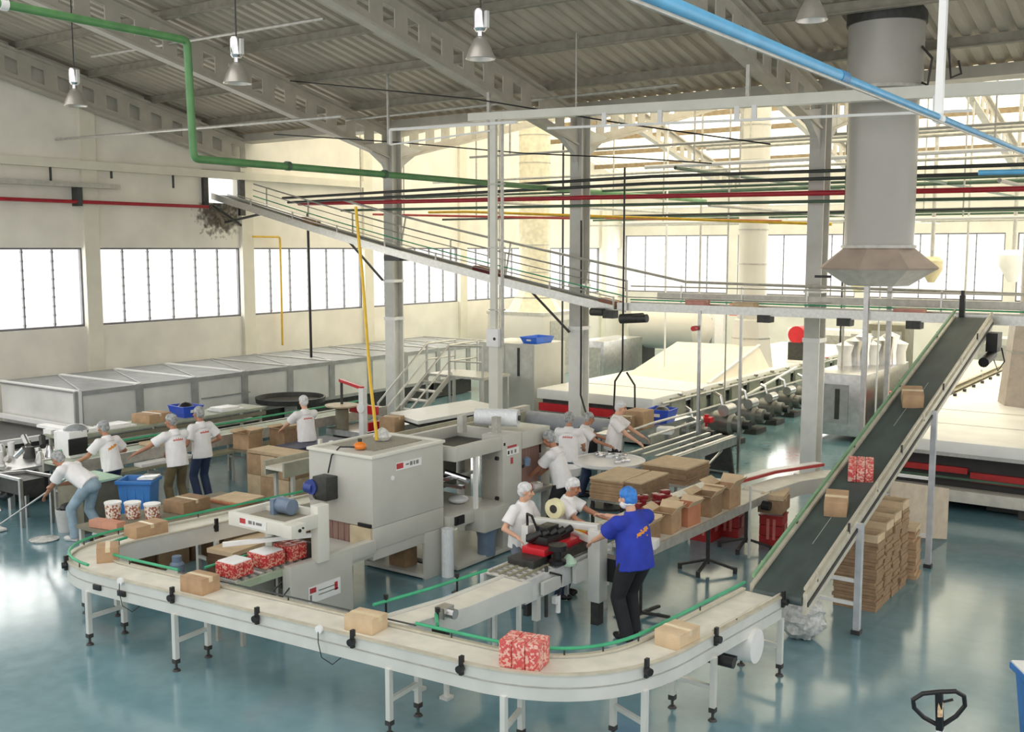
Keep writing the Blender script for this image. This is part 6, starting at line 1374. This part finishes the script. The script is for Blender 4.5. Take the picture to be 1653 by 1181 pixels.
# ------------------------------------------------------------------ people
def ellR(ax, up=None):
    z = Vector(ax).normalized(); u = Vector((0, 1, 0)) if up is None else Vector(up)
    x = u.cross(z); x = x.normalized() if x.length > 1e-4 else Vector((1, 0, 0)); y = z.cross(x)
    return Matrix((x, y, z)).transposed()
def capsule(mb, p, q, r0, r1):
    mb.cyl(p, q, r0, 14, r1); mb.sph(p, r0, 14, 8); mb.sph(q, r1, 14, 8)
def melt(mb, name, mat, parent, voxel=.009, it=3):
    """fuse overlapping volumes into one continuous skin"""
    me = bpy.data.meshes.new(name); me.from_pydata([tuple(p) for p in mb.v], [], mb.f); me.update()
    o = bpy.data.objects.new(name, me); COL.objects.link(o)
    r = o.modifiers.new('r', 'REMESH'); r.mode = 'VOXEL'; r.voxel_size = voxel; r.use_smooth_shade = True
    s = o.modifiers.new('s', 'SMOOTH'); s.factor = .5; s.iterations = it
    dg = bpy.context.evaluated_depsgraph_get(); ev = o.evaluated_get(dg)
    m2 = bpy.data.meshes.new_from_object(ev); bpy.data.objects.remove(o); bpy.data.meshes.remove(me)
    m2.name = name; m2.materials.clear(); m2.materials.append(mat)
    for p in m2.polygons: p.use_smooth = True
    o = bpy.data.objects.new(name, m2); COL.objects.link(o); o.parent = parent
    return o
def ik(a, b, l1, l2, pole):
    a = Vector(a); b = Vector(b); d = b - a; L = d.length
    if L > (l1 + l2) * .995: d = d * ((l1 + l2) * .995 / L); b = a + d; L = d.length
    x = (l1 * l1 - l2 * l2 + L * L) / (2 * L); h = math.sqrt(max(l1 * l1 - x * x, 0))
    n = d / L; p = Vector(pole); p = p - n * p.dot(n); p.normalize()
    return a + n * x + p * h, b
def person(label, loc, rotz, H=1.66, lean=0, hipz=None, hands=None, feet=None, yaw=0, nod=0, shirt=None, pants=None, cap=None, skin=0, shoes=None, build=1.0,
           female=False, elbow=None, print_=None, twist=0, mask=False, glove=False, side=0, fing=.55):
    """local frame: +y is where the person faces, +x their right hand side"""
    k = H / 1.70
    t = thing('person', label, 'person', loc, rotz)
    P = Vector((0, 0, (hipz if hipz else .93 * k)))
    if lean: P = P + Vector((0, -.18 * math.sin(lean), 0))
    RS = Matrix.Rotation(twist, 3, 'Z') @ Matrix.Rotation(side, 3, 'Y') @ Matrix.Rotation(-lean, 3, 'X')
    S = lambda x, y, z: P + RS @ Vector((x * k, y * k, z * k))
    waist, chest, neckb = S(0, 0, .14), S(0, .01, .33), S(0, -.01, .50)
    RH = Matrix.Rotation(twist + yaw, 3, 'Z') @ Matrix.Rotation(-(lean * .75 + nod), 3, 'X')
    hd = neckb + RS @ Vector((0, .02 * k, .05 * k)) + RH @ Vector((0, .02 * k, .115 * k))
    HP = lambda x, y, z: hd + RH @ Vector((x * k, y * k, z * k))
    sw = (.165 if female else .185) * build
    bw = build
    b = MB()
    b.sph(P, 1, 16, 10, RS, (.155 * bw * k, .115 * bw * k, .13 * k)); b.sph(waist, 1, 16, 10, RS, (.138 * bw * k, .1 * bw * k, .15 * k))
    b.sph(chest, 1, 16, 10, RS, (.16 * bw * k, .11 * bw * k, .19 * k))
    capsule(b, S(-sw * .82, -.01, .425), S(sw * .82, -.01, .425), .055 * k, .055 * k)
    capsule(b, S(0, -.01, .45), neckb + RS @ Vector((0, .01, .09 * k)), .06 * k, .052 * k)
    # head: skull, jaw, nose, ears
    b.sph(HP(0, -.005, .03), 1, 18, 12, RH, (.075 * k, .093 * k, .1 * k)); b.sph(HP(0, .03, -.045), 1, 14, 10, RH, (.056 * k, .06 * k, .072 * k))
    b.cyl(HP(0, .088, .015), HP(0, .112, -.022), .011 * k, 8, .017 * k); b.sph(HP(0, .108, -.022), .017 * k, 8, 6)
    for s in (-1, 1):
        b.sph(HP(s * .076, -.005, -.005), 1, 10, 6, RH, (.012 * k, .02 * k, .032 * k))
        b.sph(HP(s * .045, .065, -.02), 1, 8, 6, RH, (.022 * k, .02 * k, .02 * k))
    A = []
    hands = hands or [(-.22, .1, .75), (.22, .1, .75)]
    for i, s in enumerate((-1, 1)):
        sh = S(s * sw, -.01, .43); tg = Vector(hands[i])
        pole = (elbow[i] if elbow else (s * .5, -.6, -.6))
        e, h = ik(sh, tg, .29 * k, .255 * k, pole)
        capsule(b, sh, e, .047 * k * bw, .04 * k); capsule(b, e, h, .04 * k, .027 * k)
        d = (h - e).normalized(); R = ellR(d, (s * .3, 0, 1)); A.append((sh, e, h, d))
        pc = h + d * .05 * k
        b.sph(pc, 1, 12, 8, R, (.042 * k, .017 * k, .055 * k))
        X, Y = R @ Vector((1, 0, 0)), R @ Vector((0, 1, 0))
        # palm faces down or in: fingers curl toward the side that points down
        cd = Y if Y.z < 0 else -Y
        for q, (o_, L) in enumerate(((-.032, .062), (-.011, .074), (.011, .07), (.031, .055))):
            f0 = pc + X * (o_ * k) + d * .045 * k
            f1 = f0 + (d * math.cos(fing * .5) + cd * math.sin(fing * .5)) * L * .5 * k
            f2 = f1 + (d * math.cos(fing * 1.5) + cd * math.sin(fing * 1.5)) * L * .5 * k
            capsule(b, f0, f1, .0098 * k, .009 * k); capsule(b, f1, f2, .009 * k, .0078 * k)
        inn = -X if X.dot(Vector((s, 0, 0))) > 0 else X
        t0 = pc - d * .02 * k + inn * .03 * k; t1 = t0 + (d * .6 + inn * .7).normalized() * .035 * k; t2 = t1 + (d * .9 + inn * .15 + cd * .3).normalized() * .03 * k
        capsule(b, t0, t1, .0125 * k, .011 * k); capsule(b, t1, t2, .011 * k, .009 * k)
    Lg = []
    feet = feet or [(-.1, 0, 0), (.1, 0, 0)]
    for i, s in enumerate((-1, 1)):
        hp = P + Matrix.Rotation(twist * .4, 3, 'Z') @ Vector((s * .088 * k * bw, 0, -.04 * k)); an = Vector(feet[i]) + Vector((0, -.03, .085 * k))
        kn, an = ik(hp, an, .43 * k, .42 * k, (s * .12, 1, 0))
        capsule(b, hp, kn, .082 * k * bw, .053 * k); capsule(b, kn, kn.lerp(an, .35), .05 * k, .054 * k); capsule(b, kn.lerp(an, .35), an, .054 * k, .034 * k)
        capsule(b, an, Vector((an.x + s * .02, an.y + .12 * k, .04 * k)), .036 * k, .03 * k)
        Lg.append((hp, kn, an))
    melt(b, 'body', SKIN[skin], t, .0085, 2)
    # shirt
    m = MB(); g = .02 * k
    hem = S(0, 0, -.06 if not female else -.03)
    m.sph(chest, 1, 18, 12, RS, (.158 * bw * k + g, .112 * bw * k + g, .17 * k)); sb = min(bw, 1.12)
    up = RS @ Vector((0, 0, 1))
    vs = []; n = 22
    for (h, a, d_) in ((-.12 + .1 * lean, .178, .14), (.04, .171, .132), (.18, .165, .126), (.32, .165, .122), (.42, .125, .085)):
        for q in range(n):
            an_ = 2 * PI * q / n; rr = 1 + .03 * math.sin(q * 2.7 + h * 30) * (1 if h < .1 else .4)
            vs.append(S((a * bw + .014) * rr * math.cos(an_), (d_ * bw + .014) * rr * math.sin(an_), h))
    m.add(vs, [(j * n + q, j * n + (q + 1) % n, (j + 1) * n + (q + 1) % n, (j + 1) * n + q) for j in range(4) for q in range(n)] + [tuple(reversed(range(n))), tuple(range(4 * n, 5 * n))])
    capsule(m, S(-sw * .92, -.01, .42), S(sw * .92, -.01, .42), .085 * k, .085 * k)
    m.lathe((0, 0, 0), [(0, 0)], 3) if False else None
    m.cyl(S(0, -.01, .42), S(0, -.005, .53), .12 * k, 16, .074 * k)
    for i, s in enumerate((-1, 1)):
        sh, e, h, d = A[i]; q = sh.lerp(e, .72)
        m.sph(sh, .08 * k * sb, 14, 8); m.cyl(sh, q, .075 * k * sb, 16, .09 * k * sb)
    sht = melt(m, 'shirt', shirt or TEE, t, .0105, 3)
    # trousers
    m = MB()
    m.sph(P + Vector((0, 0, -.01)), 1, 18, 12, RS, (.168 * bw * k, .128 * bw * k, .14 * k)); m.sph(P + Vector((0, -.03 * lean, -.03)), 1, 18, 12, None, (.165 * bw * k, .13 * bw * k, .12 * k))
    for i, s in enumerate((-1, 1)):
        hp, kn, an = Lg[i]
        bg2 = .012 if bw > 1.2 else .004
        capsule(m, hp, kn, .098 * k * bw, .072 * k + bg2); capsule(m, kn, an.lerp(kn, .1), .072 * k + bg2, .066 * k + bg2); m.cyl(an.lerp(kn, .12), an + Vector((0, 0, -.035)), .066 * k + bg2, 14, .072 * k + bg2)
    melt(m, 'trousers', pants or JEANL, t, .011, 3)
    for i, s in enumerate((-1, 1)):
        an = Lg[i][2]; m = MB()
        zf = an.z - .085 * k
        m.sph((an.x, an.y - .01, zf + .055), 1, 12, 8, None, (.046 * k, .06 * k, .052)); m.sph((an.x + s * .012, an.y + .1 * k, zf + .04), 1, 12, 8, None, (.05 * k, .1 * k, .042))
        m.box(an.x - .04, an.y - .06, zf + .001, an.x + .045, an.y + .15 * k, zf + .03)
        melt(m, 'shoe', shoes or SHOE, t, .01, 2)
    # hair net or cap
    m = MB()
    m.sph(HP(0, -.02, .055), 1, 20, 12, RH, (.09 * k, .103 * k, .085 * k)); m.sph(HP(0, -.045, .005), 1, 16, 10, RH, (.084 * k, .075 * k, .085 * k))
    random.seed(int(abs(loc[0]) * 100))
    m.v = [tuple(Vector(p) + Vector((random.uniform(-1, 1), random.uniform(-1, 1), random.uniform(-1, 1))) * .005) for p in m.v]
    melt(m, 'cap' if cap is CAPB else 'hairnet', cap or NET, t, .01, 2)
    if mask:
        m = MB(); m.sph(HP(0, .03, -.055), 1, 14, 10, RH, (.068 * k, .072 * k, .06 * k)); m.sph(HP(0, -.03, -.05), 1, 14, 10, RH, (.075 * k, .07 * k, .035 * k))
        melt(m, 'face_mask', WHITE, t, .01, 2)
    for s in (-1, 1):
        MB().sph(HP(s * .03, .083, .018), 1, 8, 6, RH, (.012 * k, .008 * k, .007 * k)).build('eye', EYE, parent=t, local=True)
        MB().bar(HP(s * .016, .09, .038), HP(s * .046, .08, .04), .006, .007).build('eyebrow', HAIR, parent=t, local=True, smooth=0)
    if not mask: MB().sph(HP(0, .09, -.062), 1, 10, 6, RH, (.022 * k, .008 * k, .006 * k)).build('mouth', LIP, parent=t, local=True)
    if print_:
        mat, kind = print_
        bv = BVHTree.FromPolygons([v.co.copy() for v in sht.data.vertices], [tuple(p.vertices) for p in sht.data.polygons])
        bk = RS @ Vector((0, -1, 0))
        def drape(pts):
            out = []
            for (x, z) in pts:
                o0 = S(x, -.5, z); hit = bv.ray_cast(o0, -bk)
                out.append((hit[0] if hit[0] else S(x, -.14, z)) + bk * .004)
            return out
        m = MB()
        strokes = []
        if kind == 'script':
            x = -.085
            random.seed(4)
            while x < .1:
                w_ = random.uniform(.014, .024); h_ = random.choice([.02, .028, .04]); strokes.append((x, .33, w_ * .7, h_)); x += w_
            strokes.append((-.08, .322, .16, .005))
        else:
            for q in range(7): strokes.append((-.095 + q * .026, .27 + .009 * q - (.008 if q % 2 else 0), .025, .032 + .008 * (q % 3)))
            strokes.append((-.1, .255, .16, .012))
        for (x, z, w_, h_) in strokes:
            d0 = drape([(x, z), (x + w_, z), (x + w_, z + h_), (x, z + h_)])
            m.add([tuple(p) for p in d0] + [tuple(p - bk * .006) for p in d0], [(0, 1, 2, 3), (0, 4, 5, 1), (1, 5, 6, 2), (2, 6, 7, 3), (3, 7, 4, 0)])
        m.build('back_print', mat, parent=t, local=True, smooth=0)
    return t
W_ = PI / 2    # facing -x (toward the left wall)
person('worker in white tee and light jeans bending to mop at the far left', (-14.45, 8.95, 0), W_ + .35, 1.66, lean=1.05, hipz=.86, hands=[(-.1, .56, .66), (-.05, .4, .82)], feet=[(-.16, .05, 0), (.12, -.22, 0)], nod=-.25, cap=NETG, pants=JEANL, skin=1, shoes=SHOEW, print_=None, elbow=[(-.5, 0, -1), (.5, 0, -.6)])
person('worker in white tee with orange back print, leftmost of three at the line', (-15.2, 9.95, 0), W_ + .1, 1.6, lean=.25, hands=[(-.36, .36, .95), (.4, .28, 1.0)], cap=NETG, pants=JEAND, skin=1, print_=(LOGO_O, 'slant'))
person('worker in white tee and olive trousers reaching left, middle of the three standing', (-14.55, 10.75, 0), W_ - .15, 1.66, lean=.18, hands=[(-.55, .3, 1.05), (.1, .45, .95)], feet=[(-.13, -.05, 0), (.14, .02, 0)], yaw=.5, cap=NETG, pants=KHAKI, skin=1, print_=(LOGO_R, 'script'))
person('worker in white tee and navy jeans seen from behind, right of the three standing', (-14.85, 11.5, 0), W_ - .05, 1.66, lean=.06, hands=[(-.24, .22, .95), (.3, .14, 1.0)], cap=NETG, pants=JEAND, skin=1, print_=(LOGO_R, 'script'), yaw=.1)
person('worker in white tee facing left beside open cartons and red machine guards', (-14.5, 13.62, 0), W_ - .3, 1.64, lean=.15, hands=[(-.3, .5, .95), (.1, .52, .95)], cap=NET, pants=JEANL, skin=2, print_=(LOGO_R, 'script'), yaw=-.1)
person('woman in white tee and hairnet behind the taping machine, left of the two', (-7.3, 10.4, 0), -W_ - .1, 1.53, lean=.1, hands=[(-.2, .25, 1.0), (.3, .2, .95)], yaw=.5, cap=NET, pants=pbr('grey_blue_trousers', (120, 128, 140), .8), skin=2, shoes=DENSH, female=True)
person('woman in white tee and hairnet working over cartons, right of the two', (-7.02, 10.95, 0), -W_ + .25, 1.54, lean=.2, hands=[(-.15, .5, 1.02), (.22, .45, 1.0)], yaw=-.05, nod=.1, cap=NET, pants=JEAND, skin=1, female=True)
person('worker in blue tee, blue cap and black trousers standing in the middle foreground', (-5.6, 10.17, 0), W_ - .25, 1.72, lean=.14, hands=[(-.16, .48, 1.06), (.12, .55, 1.3)], feet=[(-.1, .02, 0), (.1, .1, 0)], yaw=.12, nod=.05, shirt=TEEB, pants=BLKTR, cap=CAPB, skin=2, build=1.28, mask=True, print_=(LOGO_O, 'slant'))
person('worker in white tee and dark trousers leaning at the grey wrapping machine', (-8.5, 13.1, 0), W_ + .1, 1.68, lean=.3, hands=[(-.12, .45, .95), (.12, .45, .9)], cap=NETG, pants=BLKTR, skin=1, nod=.15)
person('worker seen from behind in white tee with red back print at the turntable', (-9.55, 15.15 - .55, 0), .35, 1.6, lean=.1, hands=[(-.2, .35, .95), (.2, .35, .95)], cap=NETG, pants=JEANL, skin=1, print_=(LOGO_R, 'script')).location = (-9.55, 15.0, 0)
person('young worker in white tee reaching across the turntable', (-9.35, 15.95 - .6, 0), -.9, 1.5, lean=.2, hands=[(-.05, .5, .98), (.25, .42, .95)], cap=NETG, pants=JEAND, skin=1, nod=.1).location = (-9.74, 15.78, 0)
person('worker in white tee standing at the end of the roller table', (-9.3, 16.15, 0), -W_ + .3, 1.7, lean=.15, hands=[(-.25, .52, 1.0), (.1, .5, .95)], cap=NET, pants=BLKTR, skin=2, nod=.1, yaw=-.1)
mp = thing('mop', 'long mop with white head held by the bending worker at the left', 'mop', (-15.6, 8.3, 0))
MB().cyl((-14.6, 8.8, .93), (-15.9, 8.3, .04), .014, 10).build('handle', STAIN, mp)
MB().box(-16.1, 8.1, .01, -15.8, 8.5, .05).build('mop_head', WHITE, mp, bevel=.015)
# ------------------------------------------------------------------ light: daylight from the sky, through the windows and the fibreglass roof
def daylight(name, loc, rot, sx, sy, radiance, col=(1, .985, .95)):
    L = bpy.data.lights.new(name, 'AREA'); L.shape = 'RECTANGLE'; L.size = sx; L.size_y = sy; L.energy = radiance * PI * sx * sy; L.color = col
    o = bpy.data.objects.new(name, L); COL.objects.link(o); o.location = loc; o.rotation_euler = rot
for i in range(len(PY) - 1):
    daylight('window_daylight', (XW - .4, (PY[i] + PY[i + 1]) / 2, 3.45), (0, -PI / 2, 0), 2.0, 4.6, 3.2)
for i in range(len(BX) - 1):
    daylight('window_daylight', ((BX[i] + BX[i + 1]) / 2, YB + .5, 3.75), (-PI / 2, 0, 0), 5.0, 2.5, 3.2)
daylight('roof_daylight', ((XW + XR) / 2, (YV + YB) / 2, 11.5), (0, 0, 0), XR - XW, YB - YV, 5.0)
